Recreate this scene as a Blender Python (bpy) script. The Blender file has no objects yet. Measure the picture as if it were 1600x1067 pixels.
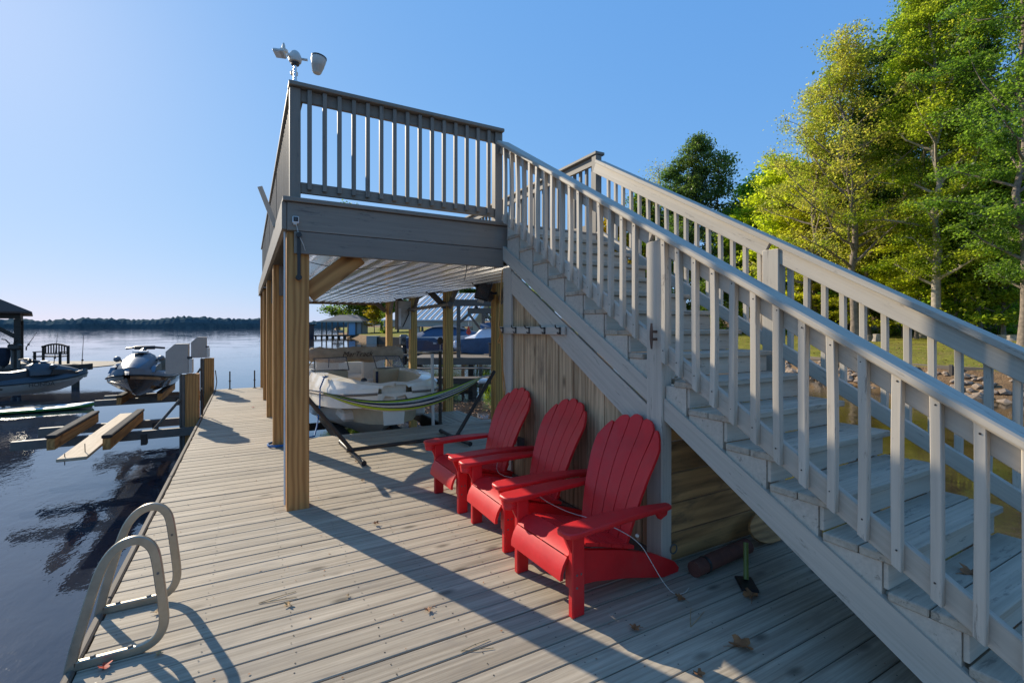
import bpy, bmesh, math, random
import numpy as np
from mathutils import Vector, Matrix

R = math.radians
V = Vector
PI = math.pi
scene = bpy.context.scene
COL = scene.collection
rnd = random.Random(7)

# ------------------------------------------------------------------ camera, world, sun, exposure
cam_d = bpy.data.cameras.new('camera')
cam_d.sensor_width = 36.0
cam_d.lens = 744.0 / 1600.0 * 36.0
cam_d.shift_y = -22.5 / 1600.0
cam_d.clip_start = 0.05
cam_d.clip_end = 9000
cam = bpy.data.objects.new('camera', cam_d)
COL.objects.link(cam)
cam.location = (0, 0, 1.6)
YAW = R(29.04)
cam.rotation_euler = (R(90), 0, -YAW)
scene.camera = cam

SUN_EL = R(27)
SUN_AZ = math.atan2(-0.361, 0.932)          # from +Y, towards +X
world = bpy.data.worlds.new('World')
scene.world = world
world.use_nodes = True
wn = world.node_tree.nodes
wl = world.node_tree.links
sky = wn.new('ShaderNodeTexSky')
sky.sky_type = 'NISHITA'
sky.sun_disc = False
sky.sun_elevation = SUN_EL
sky.sun_rotation = SUN_AZ
sky.altitude = 0
sky.air_density = 1.0
sky.dust_density = 0.35
sky.ozone_density = 4.5
bg = wn['Background']
bg.inputs['Strength'].default_value = 0.15
# the photograph's exposure blend shows a compressed sky range: one power curve per channel, over the whole sky
sep = wn.new('ShaderNodeSeparateColor')
comb = wn.new('ShaderNodeCombineColor')
wl.new(sky.outputs['Color'], sep.inputs[0])
for ch, (ex, kk) in enumerate(((0.57, 0.457), (0.35, 0.905), (0.17, 1.87))):
    pw = wn.new('ShaderNodeMath')
    pw.operation = 'POWER'
    pw.inputs[1].default_value = ex
    ml = wn.new('ShaderNodeMath')
    ml.operation = 'MULTIPLY'
    ml.inputs[1].default_value = kk
    wl.new(sep.outputs[ch], pw.inputs[0])
    wl.new(pw.outputs[0], ml.inputs[0])
    wl.new(ml.outputs[0], comb.inputs[ch])
wl.new(comb.outputs[0], bg.inputs['Color'])

sun_d = bpy.data.lights.new('sun', 'SUN')
sun_d.energy = 2.75
sun_d.angle = R(0.5)
sun_d.color = (1.0, 0.89, 0.72)
sun = bpy.data.objects.new('sun', sun_d)
COL.objects.link(sun)
sdir = V((math.sin(SUN_AZ) * math.cos(SUN_EL), math.cos(SUN_AZ) * math.cos(SUN_EL), math.sin(SUN_EL)))
sun.rotation_euler = (-sdir).to_track_quat('-Z', 'Y').to_euler()
sun.location = sdir * 50

scene.view_settings.view_transform = 'Standard'
scene.view_settings.look = 'None'
scene.view_settings.exposure = 1.24
scene.view_settings.gamma = 1.0
scene.view_settings.use_curve_mapping = False
scene.cycles.max_bounces = 8
scene.cycles.transparent_max_bounces = 12
scene.cycles.sample_clamp_indirect = 6.0
scene.cycles.sample_clamp_direct = 30.0

SA, CA = math.sin(YAW), math.cos(YAW)


def at_dep(px, dep):
    """ground position of an image column at a distance along the optical axis"""
    lat = (px - 800.0) / 744.0 * dep
    return (lat * CA + dep * SA, -lat * SA + dep * CA)


# ------------------------------------------------------------------ helpers: objects
def link(o):
    COL.objects.link(o)
    return o


def wm(o):
    m = o.matrix_parent_inverse @ o.matrix_basis
    return (wm(o.parent) @ m) if o.parent else o.matrix_basis.copy()


def attach(o, parent, world=None):
    """parent o to parent; 'world' is where it should stand (default: its present basis)"""
    M = world if world is not None else o.matrix_basis.copy()
    if parent is not None:
        o.parent = parent
        o.matrix_basis = wm(parent).inverted() @ M
    else:
        o.matrix_basis = M
    return o


def thing(name, label, cat, loc=(0, 0, 0), rz=0.0, group=None):
    o = link(bpy.data.objects.new(name, None))
    o.empty_display_size = 0.2
    o.location = loc
    o.rotation_euler = (0, 0, rz)
    o['label'] = label
    o['category'] = cat
    if group:
        o['group'] = group
    return o


def tag(o, label, cat, group=None, kind=None):
    if label:
        o['label'] = label
    if cat:
        o['category'] = cat
    if group:
        o['group'] = group
    if kind:
        o['kind'] = kind
    return o


def copy_tree(o, parent=None):
    c = o.copy()
    link(c)
    if parent is not None:
        c.parent = parent
    for ch in [x for x in COL.objects if x.parent == o]:
        copy_tree(ch, c)
    return c


# ------------------------------------------------------------------ helpers: mesh builder
class MB:
    def __init__(self):
        self.v = []
        self.f = []

    def add(self, vs, fs, M=None):
        n = len(self.v)
        if M is not None:
            vs = [tuple(M @ V(p)) for p in vs]
        self.v.extend([tuple(p) for p in vs])
        self.f.extend([tuple(i + n for i in f) for f in fs])
        return self

    def box(self, x0, x1, y0, y1, z0, z1, c=0.0, M=None):
        if c <= 0:
            vs = [(x, y, z) for x in (x0, x1) for y in (y0, y1) for z in (z0, z1)]
            fs = [(0, 1, 3, 2), (4, 6, 7, 5), (0, 4, 5, 1), (2, 3, 7, 6), (0, 2, 6, 4), (1, 5, 7, 3)]
            return self.add(vs, fs, M)
        cx, cy, cz = (x0 + x1) / 2, (y0 + y1) / 2, (z0 + z1) / 2
        hx, hy, hz = (x1 - x0) / 2, (y1 - y0) / 2, (z1 - z0) / 2
        c = min(c, hx * .45, hy * .45, hz * .45)
        vs = []
        idx = {}
        for sx in (-1, 1):
            for sy in (-1, 1):
                for sz in (-1, 1):
                    for a in range(3):
                        p = [hx - c, hy - c, hz - c]
                        p[a] += c
                        idx[(sx, sy, sz, a)] = len(vs)
                        vs.append((cx + sx * p[0], cy + sy * p[1], cz + sz * p[2]))
        fs = []
        for a in range(3):
            b, d = (a + 1) % 3, (a + 2) % 3
            for s in (-1, 1):
                q = []
                for (sb, sd) in ((-1, -1), (1, -1), (1, 1), (-1, 1)):
                    k = [0, 0, 0]
                    k[a], k[b], k[d] = s, sb, sd
                    q.append(idx[(*k, a)])
                fs.append(tuple(q))
            for sb in (-1, 1):          # edges along axis a
                for sd in (-1, 1):
                    k0 = [0, 0, 0]
                    k1 = [0, 0, 0]
                    k0[a], k0[b], k0[d] = -1, sb, sd
                    k1[a], k1[b], k1[d] = 1, sb, sd
                    fs.append((idx[(*k0, b)], idx[(*k0, d)], idx[(*k1, d)], idx[(*k1, b)]))
        for sx in (-1, 1):
            for sy in (-1, 1):
                for sz in (-1, 1):
                    fs.append(tuple(idx[(sx, sy, sz, a)] for a in range(3)))
        return self.add(vs, fs, M)

    def beam(self, p0, p1, w, h, c=0.0, up=(0, 0, 1)):
        M, L = frame(p0, p1, up)
        return self.box(-L / 2, L / 2, -w / 2, w / 2, -h / 2, h / 2, c, M)

    def prism(self, poly, t0, t1, axis='x', M=None):
        """poly of 2-D points in the plane across 'axis' (x: (y,z), y: (x,z), z: (x,y))"""
        n = len(poly)

        def mk(p, t):
            return {'x': (t, p[0], p[1]), 'y': (p[0], t, p[1]), 'z': (p[0], p[1], t)}[axis]
        vs = [mk(p, t0) for p in poly] + [mk(p, t1) for p in poly]
        fs = [tuple(range(n)), tuple(range(2 * n - 1, n - 1, -1))]
        fs += [(i, (i + 1) % n, n + (i + 1) % n, n + i) for i in range(n)]
        return self.add(vs, fs, M)

    def tube(self, path, r, seg=8, cap=True, M=None, flat=None):
        P = [V(p) for p in path]
        rs = r if isinstance(r, (list, tuple)) else [r] * len(P)
        n0 = None
        vs, fs = [], []
        for i, p in enumerate(P):
            t = (P[min(i + 1, len(P) - 1)] - P[max(i - 1, 0)]).normalized()
            if n0 is None:
                a = V((0, 0, 1)) if abs(t.z) < .9 else V((1, 0, 0))
                n0 = t.cross(a).normalized()
            n0 = (n0 - t * n0.dot(t))
            n0 = n0.normalized() if n0.length > 1e-6 else t.orthogonal().normalized()
            b0 = t.cross(n0)
            for k in range(seg):
                a = 2 * PI * k / seg
                vs.append(p + n0 * math.cos(a) * rs[i] + b0 * math.sin(a) * rs[i])
        for i in range(len(P) - 1):
            for k in range(seg):
                a, b = i * seg + k, i * seg + (k + 1) % seg
                fs.append((a, b, b + seg, a + seg))
        if cap:
            fs.append(tuple(range(seg)))
            fs.append(tuple(range(len(vs) - 1, len(vs) - seg - 1, -1)))
        return self.add(vs, fs, M)

    def lathe(self, prof, seg=16, M=None, cap=True):
        vs, fs = [], []
        for (r, z) in prof:
            for k in range(seg):
                a = 2 * PI * k / seg
                vs.append((r * math.cos(a), r * math.sin(a), z))
        for i in range(len(prof) - 1):
            for k in range(seg):
                a, b = i * seg + k, i * seg + (k + 1) % seg
                fs.append((a, b, b + seg, a + seg))
        if cap:
            fs.append(tuple(range(seg)))
            fs.append(tuple(range(len(vs) - 1, len(vs) - seg - 1, -1)))
        return self.add(vs, fs, M)

    def loft(self, rings, closed=True, cap=True, M=None):
        n = len(rings[0])
        vs = [p for r in rings for p in r]
        fs = []
        for i in range(len(rings) - 1):
            for k in range(n if closed else n - 1):
                a, b = i * n + k, i * n + (k + 1) % n
                fs.append((a, b, b + n, a + n))
        if cap and closed:
            fs.append(tuple(range(n)))
            fs.append(tuple(range(len(vs) - 1, len(vs) - n - 1, -1)))
        return self.add(vs, fs, M)

    def mesh(self, name, mat=None, smooth=False, sharp=None):
        me = bpy.data.meshes.new(name)
        me.from_pydata(self.v, [], self.f)
        bm = bmesh.new()
        bm.from_mesh(me)
        bmesh.ops.recalc_face_normals(bm, faces=bm.faces)
        if smooth:
            for f in bm.faces:
                f.smooth = True
            ang = R(sharp or 40)
            for e in bm.edges:
                if len(e.link_faces) == 2 and e.calc_face_angle(0) > ang:
                    e.smooth = False
        bm.to_mesh(me)
        bm.free()
        if mat:
            me.materials.append(mat)
        return me

    def build(self, name, mat, parent=None, smooth=False, world=None, sharp=None):
        o = link(bpy.data.objects.new(name, self.mesh(name, mat, smooth, sharp)))
        return attach(o, parent, world if world is not None else Matrix.Identity(4))


def frame(p0, p1, up=(0, 0, 1)):
    p0, p1 = V(p0), V(p1)
    d = p1 - p0
    L = d.length
    x = d.normalized()
    u = V(up)
    if abs(x.dot(u)) > .999:
        u = V((0, 1, 0))
    y = u.cross(x).normalized()
    z = x.cross(y)
    M = Matrix((x, y, z)).transposed().to_4x4()
    M.translation = (p0 + p1) / 2
    return M, L


_cache = {}


def board(name, p0, p1, w, h, mat, parent=None, c=0.004, up=(0, 0, 1)):
    """a length of timber as an object of its own: local X runs along the grain, w across, h thick"""
    M, L = frame(p0, p1, up)
    key = (round(L, 4), round(w, 4), round(h, 4), c, mat.name)
    me = _cache.get(key)
    if me is None:
        me = MB().box(-L / 2, L / 2, -w / 2, w / 2, -h / 2, h / 2, c).mesh(name, mat)
        _cache[key] = me
    return attach(link(bpy.data.objects.new(name, me)), parent, M)


def bbox(name, x0, x1, y0, y1, z0, z1, mat, parent=None, c=0.004):
    """axis-aligned timber: grain along its longest side"""
    d = [x1 - x0, y1 - y0, z1 - z0]
    cx, cy, cz = (x0 + x1) / 2, (y0 + y1) / 2, (z0 + z1) / 2
    a = d.index(max(d))
    if a == 0:
        return board(name, (x0, cy, cz), (x1, cy, cz), d[1], d[2], mat, parent, c)
    if a == 1:
        return board(name, (cx, y0, cz), (cx, y1, cz), d[0], d[2], mat, parent, c)
    return board(name, (cx, cy, z0), (cx, cy, z1), d[0], d[1], mat, parent, c, up=(0, 1, 0))


def text_mesh(body, size, mat, name='lettering', shear=0.0, ext=0.002):
    cu = bpy.data.curves.new(name, 'FONT')
    cu.body = body
    cu.size = size
    cu.extrude = ext
    cu.shear = shear
    cu.align_x = 'CENTER'
    cu.align_y = 'CENTER'
    t = bpy.data.objects.new(name, cu)
    COL.objects.link(t)
    dg = bpy.context.evaluated_depsgraph_get()
    dg.update()
    me = bpy.data.meshes.new_from_object(t.evaluated_get(dg))
    bpy.data.objects.remove(t)
    me.name = name
    me.materials.clear()
    me.materials.append(mat)
    return me


def fast_mesh(name, verts, quads, mat):
    """numpy arrays to mesh (quads n x 4)"""
    me = bpy.data.meshes.new(name)
    nv, nf = len(verts), len(quads)
    me.vertices.add(nv)
    me.vertices.foreach_set('co', np.asarray(verts, np.float32).ravel())
    me.loops.add(nf * 4)
    me.loops.foreach_set('vertex_index', np.asarray(quads, np.int32).ravel())
    me.polygons.add(nf)
    me.polygons.foreach_set('loop_start', np.arange(0, nf * 4, 4, dtype=np.int32))
    me.polygons.foreach_set('loop_total', np.full(nf, 4, np.int32))
    me.update(calc_edges=True)
    me.validate()
    me.materials.append(mat)
    return me


# ------------------------------------------------------------------ helpers: materials
def new_mat(name):
    m = bpy.data.materials.new(name)
    m.use_nodes = True
    nt = m.node_tree
    return m, nt, nt.nodes, nt.links, nt.nodes['Principled BSDF']


def ramp(nodes, stops):
    r = nodes.new('ShaderNodeValToRGB')
    el = r.color_ramp.elements
    el[0].position, el[0].color = stops[0][0], (*stops[0][1], 1)
    el[1].position, el[1].color = stops[-1][0], (*stops[-1][1], 1)
    for p, c in stops[1:-1]:
        e = el.new(p)
        e.color = (*c, 1)
    return r


def mixc(nodes, links, fac, a, b, blend='MIX'):
    m = nodes.new('ShaderNodeMix')
    m.data_type = 'RGBA'
    m.blend_type = blend
    for sock, val in ((m.inputs[0], fac), (m.inputs[6], a), (m.inputs[7], b)):
        if isinstance(val, (int, float)):
            sock.default_value = val
        elif isinstance(val, tuple):
            sock.default_value = (*val, 1)
        else:
            links.new(val, sock)
    return m.outputs[2]


def mth(nodes, links, op, a, b=None):
    m = nodes.new('ShaderNodeMath')
    m.operation = op
    for i, val in enumerate((a, b)):
        if val is None:
            continue
        if isinstance(val, (int, float)):
            m.inputs[i].default_value = val
        else:
            links.new(val, m.inputs[i])
    return m.outputs[0]


def wood(name, light, dark, axis='X', contrast=1.0, rough=0.75, rings=0.0, vary=0.16, knots=0.0,
         stain=None, stain_amt=0.0, peel=None, peel_amt=0.0, bump=0.35, fine=52.0):
    """sawn timber: streaks along 'axis', optional growth rings, knots, stains, worn paint"""
    m, nt, N, L, bs = new_mat(name)
    tc = N.new('ShaderNodeTexCoord')
    oi = N.new('ShaderNodeObjectInfo')
    off = N.new('ShaderNodeVectorMath')
    off.operation = 'SCALE'
    off.inputs[0].default_value = (13.7, 29.1, 7.3)
    L.new(oi.outputs['Random'], off.inputs['Scale'])
    addv = N.new('ShaderNodeVectorMath')
    addv.operation = 'ADD'
    L.new(tc.outputs['Object'], addv.inputs[0])
    L.new(off.outputs[0], addv.inputs[1])

    def mapped(along, across):
        mp = N.new('ShaderNodeMapping')
        s = [across] * 3
        s['XYZ'.index(axis)] = along
        mp.inputs['Scale'].default_value = s
        L.new(addv.outputs[0], mp.inputs['Vector'])
        return mp.outputs[0]

    def noise(vec, scale, detail=4, rough_=.6, dist=0.0):
        n = N.new('ShaderNodeTexNoise')
        n.inputs['Scale'].default_value = scale
        n.inputs['Detail'].default_value = detail
        n.inputs['Roughness'].default_value = rough_
        n.inputs['Distortion'].default_value = dist
        L.new(vec, n.inputs['Vector'])
        return n.outputs['Fac']
    g1 = noise(mapped(1.2, fine), 1.0, 5, .65, .25)
    g2 = noise(mapped(.7, fine * .22), 1.0, 4, .6, 1.1)
    w1 = .6 * (1 - rings)
    s = mth(N, L, 'ADD', mth(N, L, 'MULTIPLY', g1, w1), mth(N, L, 'MULTIPLY', g2, 1 - w1))
    if rings > 0:
        wv = N.new('ShaderNodeTexWave')
        wv.wave_type = 'RINGS'
        wv.rings_direction = axis
        wv.inputs['Scale'].default_value = 3.0
        wv.inputs['Distortion'].default_value = 6.0
        wv.inputs['Detail'].default_value = 2.5
        wv.inputs['Detail Scale'].default_value = 1.2
        L.new(mapped(.28, 2.3), wv.inputs['Vector'])
        s = mth(N, L, 'ADD', mth(N, L, 'MULTIPLY', s, 1 - rings), mth(N, L, 'MULTIPLY', wv.outputs['Fac'], rings))
    lo, hi = .5 - .22 / contrast, .5 + .20 / contrast
    rp = ramp(N, [(max(lo, 0), dark), (min(hi, 1), light)])
    L.new(s, rp.inputs['Fac'])
    c = rp.outputs['Color']
    big = noise(tc.outputs['Object'] if False else addv.outputs[0], 1.7, 3, .6)
    hs = N.new('ShaderNodeHueSaturation')
    L.new(c, hs.inputs['Color'])
    val = mth(N, L, 'ADD', 1 - vary * .9, mth(N, L, 'ADD', mth(N, L, 'MULTIPLY', oi.outputs['Random'], vary),
                                              mth(N, L, 'MULTIPLY', big, vary * .8)))
    L.new(val, hs.inputs['Value'])
    c = hs.outputs['Color']
    if knots > 0:
        vo = N.new('ShaderNodeTexVoronoi')
        vo.inputs['Scale'].default_value = 1.0
        L.new(mapped(2.0, 4.6), vo.inputs['Vector'])
        kr = ramp(N, [(0.05, (1, 1, 1)), (0.13 + .07 * knots, (0, 0, 0))])
        L.new(vo.outputs['Distance'], kr.inputs['Fac'])
        c = mixc(N, L, mth(N, L, 'MULTIPLY', kr.outputs['Color'], .75), c, tuple(x * .35 for x in dark))
    if stain is not None:
        sn = noise(mapped(1.5, 5.0), 1.0, 5, .7, .5)
        sr = ramp(N, [(.5, (0, 0, 0)), (.72, (1, 1, 1))])
        L.new(sn, sr.inputs['Fac'])
        c = mixc(N, L, mth(N, L, 'MULTIPLY', sr.outputs['Color'], stain_amt), c, stain)
    if peel is not None:
        pn = noise(mapped(3.5, 26.0), 1.0, 6, .75, .3)
        pr = ramp(N, [(.60 - .12 * peel_amt, (0, 0, 0)), (.66 - .1 * peel_amt, (1, 1, 1))])
        L.new(pn, pr.inputs['Fac'])
        c = mixc(N, L, mth(N, L, 'MULTIPLY', pr.outputs['Color'], .8), c, peel)
    L.new(c, bs.inputs['Base Color'])
    bs.inputs['Roughness'].default_value = rough
    bs.inputs['Specular IOR Level'].default_value = .3
    bp = N.new('ShaderNodeBump')
    bp.inputs['Strength'].default_value = bump
    bp.inputs['Distance'].default_value = .003
    L.new(s, bp.inputs['Height'])
    L.new(bp.outputs[0], bs.inputs['Normal'])
    return m


def surf(name, col, rough=.5, metal=0.0, var=.12, scale=8.0, bump=0.0, bscale=120.0, spec=.5, coat=0.0, dirt=None, dirt_amt=0.0):
    """paint, plastic, metal, fabric: base colour with mottling, optional dirt, fine relief"""
    m, nt, N, L, bs = new_mat(name)
    tc = N.new('ShaderNodeTexCoord')
    n = N.new('ShaderNodeTexNoise')
    n.inputs['Scale'].default_value = scale
    n.inputs['Detail'].default_value = 5
    n.inputs['Roughness'].default_value = .65
    L.new(tc.outputs['Object'], n.inputs['Vector'])
    r = ramp(N, [(.3, tuple(x * (1 - var) for x in col)), (.7, tuple(min(1, x * (1 + var)) for x in col))])
    L.new(n.outputs['Fac'], r.inputs['Fac'])
    c = r.outputs['Color']
    if dirt is not None:
        n2 = N.new('ShaderNodeTexNoise')
        n2.inputs['Scale'].default_value = scale * .6
        n2.inputs['Detail'].default_value = 8
        n2.inputs['Roughness'].default_value = .75
        L.new(tc.outputs['Object'], n2.inputs['Vector'])
        r2 = ramp(N, [(.48, (0, 0, 0)), (.75, (1, 1, 1))])
        L.new(n2.outputs['Fac'], r2.inputs['Fac'])
        c = mixc(N, L, mth(N, L, 'MULTIPLY', r2.outputs['Color'], dirt_amt), c, dirt)
    L.new(c, bs.inputs['Base Color'])
    bs.inputs['Metallic'].default_value = metal
    bs.inputs['Specular IOR Level'].default_value = spec
    bs.inputs['Coat Weight'].default_value = coat
    rr = mth(N, L, 'ADD', rough - .08, mth(N, L, 'MULTIPLY', n.outputs['Fac'], .16))
    L.new(rr, bs.inputs['Roughness'])
    if bump > 0:
        n3 = N.new('ShaderNodeTexNoise')
        n3.inputs['Scale'].default_value = bscale
        n3.inputs['Detail'].default_value = 3
        L.new(tc.outputs['Object'], n3.inputs['Vector'])
        bp = N.new('ShaderNodeBump')
        bp.inputs['Strength'].default_value = bump
        bp.inputs['Distance'].default_value = .002
        L.new(n3.outputs['Fac'], bp.inputs['Height'])
        L.new(bp.outputs[0], bs.inputs['Normal'])
    return m


def leafmat(name, cols, trans=.45, gloss=.35):
    m, nt, N, L, bs = new_mat(name)
    geo = N.new('ShaderNodeNewGeometry')
    oi = N.new('ShaderNodeObjectInfo')
    r = ramp(N, [(i / (len(cols) - 1), c) for i, c in enumerate(cols)])
    tc = N.new('ShaderNodeTexCoord')
    cl = N.new('ShaderNodeTexNoise')                 # whole sprays turn colour together
    cl.inputs['Scale'].default_value = .55
    cl.inputs['Detail'].default_value = 3
    L.new(tc.outputs['Object'], cl.inputs['Vector'])
    cr = ramp(N, [(.33, (0, 0, 0)), (.68, (1, 1, 1))])
    L.new(cl.outputs['Fac'], cr.inputs['Fac'])
    L.new(mth(N, L, 'ADD', mth(N, L, 'MULTIPLY', geo.outputs['Random Per Island'], .42), mth(N, L, 'MULTIPLY', cr.outputs['Color'], .58)), r.inputs['Fac'])
    hs = N.new('ShaderNodeHueSaturation')
    L.new(r.outputs['Color'], hs.inputs['Color'])
    L.new(mth(N, L, 'ADD', .85, mth(N, L, 'MULTIPLY', oi.outputs['Random'], .3)), hs.inputs['Value'])
    L.new(mth(N, L, 'ADD', .485, mth(N, L, 'MULTIPLY', oi.outputs['Random'], .03)), hs.inputs['Hue'])
    bs.inputs['Roughness'].default_value = .5
    bs.inputs['Specular IOR Level'].default_value = gloss
    L.new(hs.outputs['Color'], bs.inputs['Base Color'])
    tr = N.new('ShaderNodeBsdfTranslucent')
    tcol = mixc(N, L, 1.0, hs.outputs['Color'], (.88, 1.0, .38), 'MULTIPLY')
    hs2 = N.new('ShaderNodeHueSaturation')
    hs2.inputs['Value'].default_value = 2.3
    L.new(tcol, hs2.inputs['Color'])
    L.new(hs2.outputs['Color'], tr.inputs['Color'])
    mx = N.new('ShaderNodeMixShader')
    mx.inputs[0].default_value = trans + .12
    L.new(bs.outputs[0], mx.inputs[1])
    L.new(tr.outputs[0], mx.inputs[2])
    L.new(mx.outputs[0], N['Material Output'].inputs['Surface'])
    return m


def glassy(name, col=(.75, .8, .82), alpha=.35, rough=.08):
    m, nt, N, L, bs = new_mat(name)
    bs.inputs['Base Color'].default_value = (*col, 1)
    bs.inputs['Roughness'].default_value = rough
    bs.inputs['Alpha'].default_value = alpha
    return m


DECK = wood('weathered_deck_wood', (.53, .45, .335), (.185, .146, .102), contrast=1.1, vary=.18, stain=(.21, .185, .155), stain_amt=.5, knots=.35, bump=.5)
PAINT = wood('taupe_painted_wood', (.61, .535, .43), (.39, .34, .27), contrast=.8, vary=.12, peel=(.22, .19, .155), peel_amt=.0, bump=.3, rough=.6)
PAINT_SHADE = wood('taupe_wood_shade_painted', (.27, .235, .19), (.18, .155, .125), contrast=.8, vary=.14, peel=(.11, .10, .09), peel_amt=.0, bump=.3, rough=.6)  # same taupe paint, darkened in its colour to stand in for backlit shade
TREAD = wood('worn_painted_tread', (.56, .475, .36), (.29, .247, .187), contrast=.9, vary=.15, peel=(.20, .175, .14), peel_amt=.25, stain=(.25, .22, .18), stain_amt=.4, bump=.5)
PINE = wood('treated_pine', (.56, .29, .095), (.34, .16, .05), rings=.55, contrast=.68, vary=.16, knots=.9, bump=.3, fine=24.0)
PINE_Y = wood('yellow_pine', (.62, .36, .10), (.36, .19, .055), rings=.5, fine=24.0, contrast=.8, vary=.14, knots=.7, bump=.3)
SIDING = wood('brown_siding', (.70, .49, .285), (.24, .142, .066), axis='Z', rings=.12, contrast=1.2, vary=.2, knots=.3, stain=(.19, .13, .08), stain_amt=.75, bump=.6)
DIRTY = wood('dirty_planks', (.72, .40, .155), (.30, .155, .06), rings=.2, contrast=1.0, vary=.25, stain=(.10, .07, .045), stain_amt=.8)
OLD = wood('old_grey_brown_wood', (.20, .165, .13), (.075, .06, .046), contrast=1.0, vary=.25, stain=(.1, .085, .065), stain_amt=.5, bump=.5)
DARKW = wood('wet_dark_wood', (.085, .068, .052), (.03, .024, .019), contrast=1.0, vary=.3)
PLANKW = wood('bleached_plank', (.58, .46, .32), (.33, .24, .15), contrast=.9, vary=.1, stain=(.3, .22, .13), stain_amt=.5)
RED = surf('red_resin', (.66, .014, .016), rough=.48, var=.12, scale=5, bump=.18, bscale=260, spec=.45, dirt=(.40, .09, .07), dirt_amt=.35)
BLACKM = surf('dark_steel', (.02, .018, .017), rough=.42, var=.3, spec=.5)
BROWNM = surf('bronze_steel', (.035, .026, .02), rough=.45, var=.3)
ALU = surf('weathered_aluminium', (.44, .38, .285), rough=.34, metal=.7, var=.12, scale=14, bump=.05)
GALV = surf('galvanised_steel', (.13, .118, .10), rough=.65, metal=.0, var=.2, scale=10)
RIBM = surf('ribbed_roof_metal', (.94, .94, .94), rough=.22, metal=.82, var=.04, scale=3, dirt=(.7, .66, .6), dirt_amt=.2)
WHITEP = surf('white_plastic', (.72, .71, .68), rough=.4, var=.06)
OFFW = surf('off_white_plastic', (.58, .56, .50), rough=.45, var=.06)
BLACKP = surf('black_plastic', (.015, .015, .016), rough=.4, var=.2)
GEL = surf('cream_gelcoat', (.86, .79, .66), rough=.22, var=.06, scale=3, coat=.4, dirt=(.40, .33, .22), dirt_amt=.35)
GELIN = surf('tan_boat_liner', (.52, .41, .26), rough=.55, var=.1, scale=5, dirt=(.34, .27, .18), dirt_amt=.35)
VINYL = surf('cream_vinyl', (.72, .68, .60), rough=.5, var=.07, scale=4)
NAVY = surf('navy_stripe', (.02, .035, .075), rough=.3, var=.2)
CANVAS = surf('tan_canvas', (.40, .31, .21), rough=.85, var=.22, scale=7, bump=.4, bscale=18)
SILVER = surf('silver_blue_gelcoat', (.15, .18, .205), rough=.5, metal=.0, var=.06, spec=.12)
TEAL = surf('deep_teal_paint', (.03, .085, .14), rough=.3, metal=.1, var=.1, coat=.2)
CARPET = surf('bunk_carpet', (.035, .032, .03), rough=.95, var=.3, bump=.5, bscale=80)
BOXT = surf('putty_box', (.40, .355, .30), rough=.55, var=.05)
ROPEB = surf('blue_rope', (.03, .13, .32), rough=.8, var=.3, scale=60)
ROPEW = surf('pale_cord', (.55, .50, .42), rough=.85, var=.2, scale=60)
ROPEO = surf('orange_cord', (.55, .25, .06), rough=.7, var=.2, scale=60)
LIME = surf('lime_paint', (.14, .17, .03), rough=.5, var=.15)
RUST = surf('rusty_red_roll', (.13, .045, .028), rough=.85, var=.4)
GLASS = glassy('clear_panel', alpha=.2)
GLASSD = glassy('smoked_panel', (.06, .07, .08), .75)
BLUEC = surf('blue_cover', (.035, .075, .14), rough=.6, var=.2, scale=5)
WHITEC = surf('white_cover', (.62, .66, .72), rough=.6, var=.1, scale=5)
STONE = surf('bank_stone', (.27, .20, .14), rough=.9, var=.35, scale=6, bump=.6, bscale=25)
FLAGR = surf('red_flag_cloth', (.60, .07, .04), rough=.8, var=.5, scale=14)
BARK = surf('tree_bark', (.21, .165, .125), rough=.95, var=.45, scale=5, bump=.9, bscale=14)
BARKP = surf('pale_bark', (.36, .30, .235), rough=.95, var=.4, scale=4, bump=.8, bscale=12)
SHINGLE = surf('brown_shingles', (.085, .055, .042), rough=.95, var=.4, scale=20, bump=.6, bscale=40)
GREYROOF = surf('grey_shingles', (.13, .135, .15), rough=.9, var=.25, scale=14)
SIDEB = surf('beige_lap_siding', (.48, .44, .34), rough=.7, var=.06)
exec_order = []

# ================================================================== SETTING: water, land, far shore
WZ = -0.90
SHORE = [(-400, 60), (-60, 27), (0, 24), (6, 22.6), (10, 22.7), (17, 25), (40, 25), (60, 21.5), (75, 18.2), (85, 17.6), (110, 20),
         (150, 24), (300, 46), (700, 105), (1500, 240)]


def shore_x(y):
    for (a, xa), (b, xb) in zip(SHORE, SHORE[1:]):
        if y <= b:
            return xa + (xb - xa) * max(0.0, (y - a)) / (b - a)
    return SHORE[-1][1]


PROF = [(-6, -3.0), (-1.2, -1.5), (-.2, -.95), (.5, -.75), (1.55, -.28), (1.75, .0), (6, .12), (14, .45), (25, .95), (40, 2.0), (70, 4.5), (140, 7), (700, 9)]


def land_z(x, y):
    d = x - shore_x(y)
    for (a, za), (b, zb) in zip(PROF, PROF[1:]):
        if d <= b:
            t = max(0.0, (d - a) / (b - a))
            return za + (zb - za) * t
    return PROF[-1][1]


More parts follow.
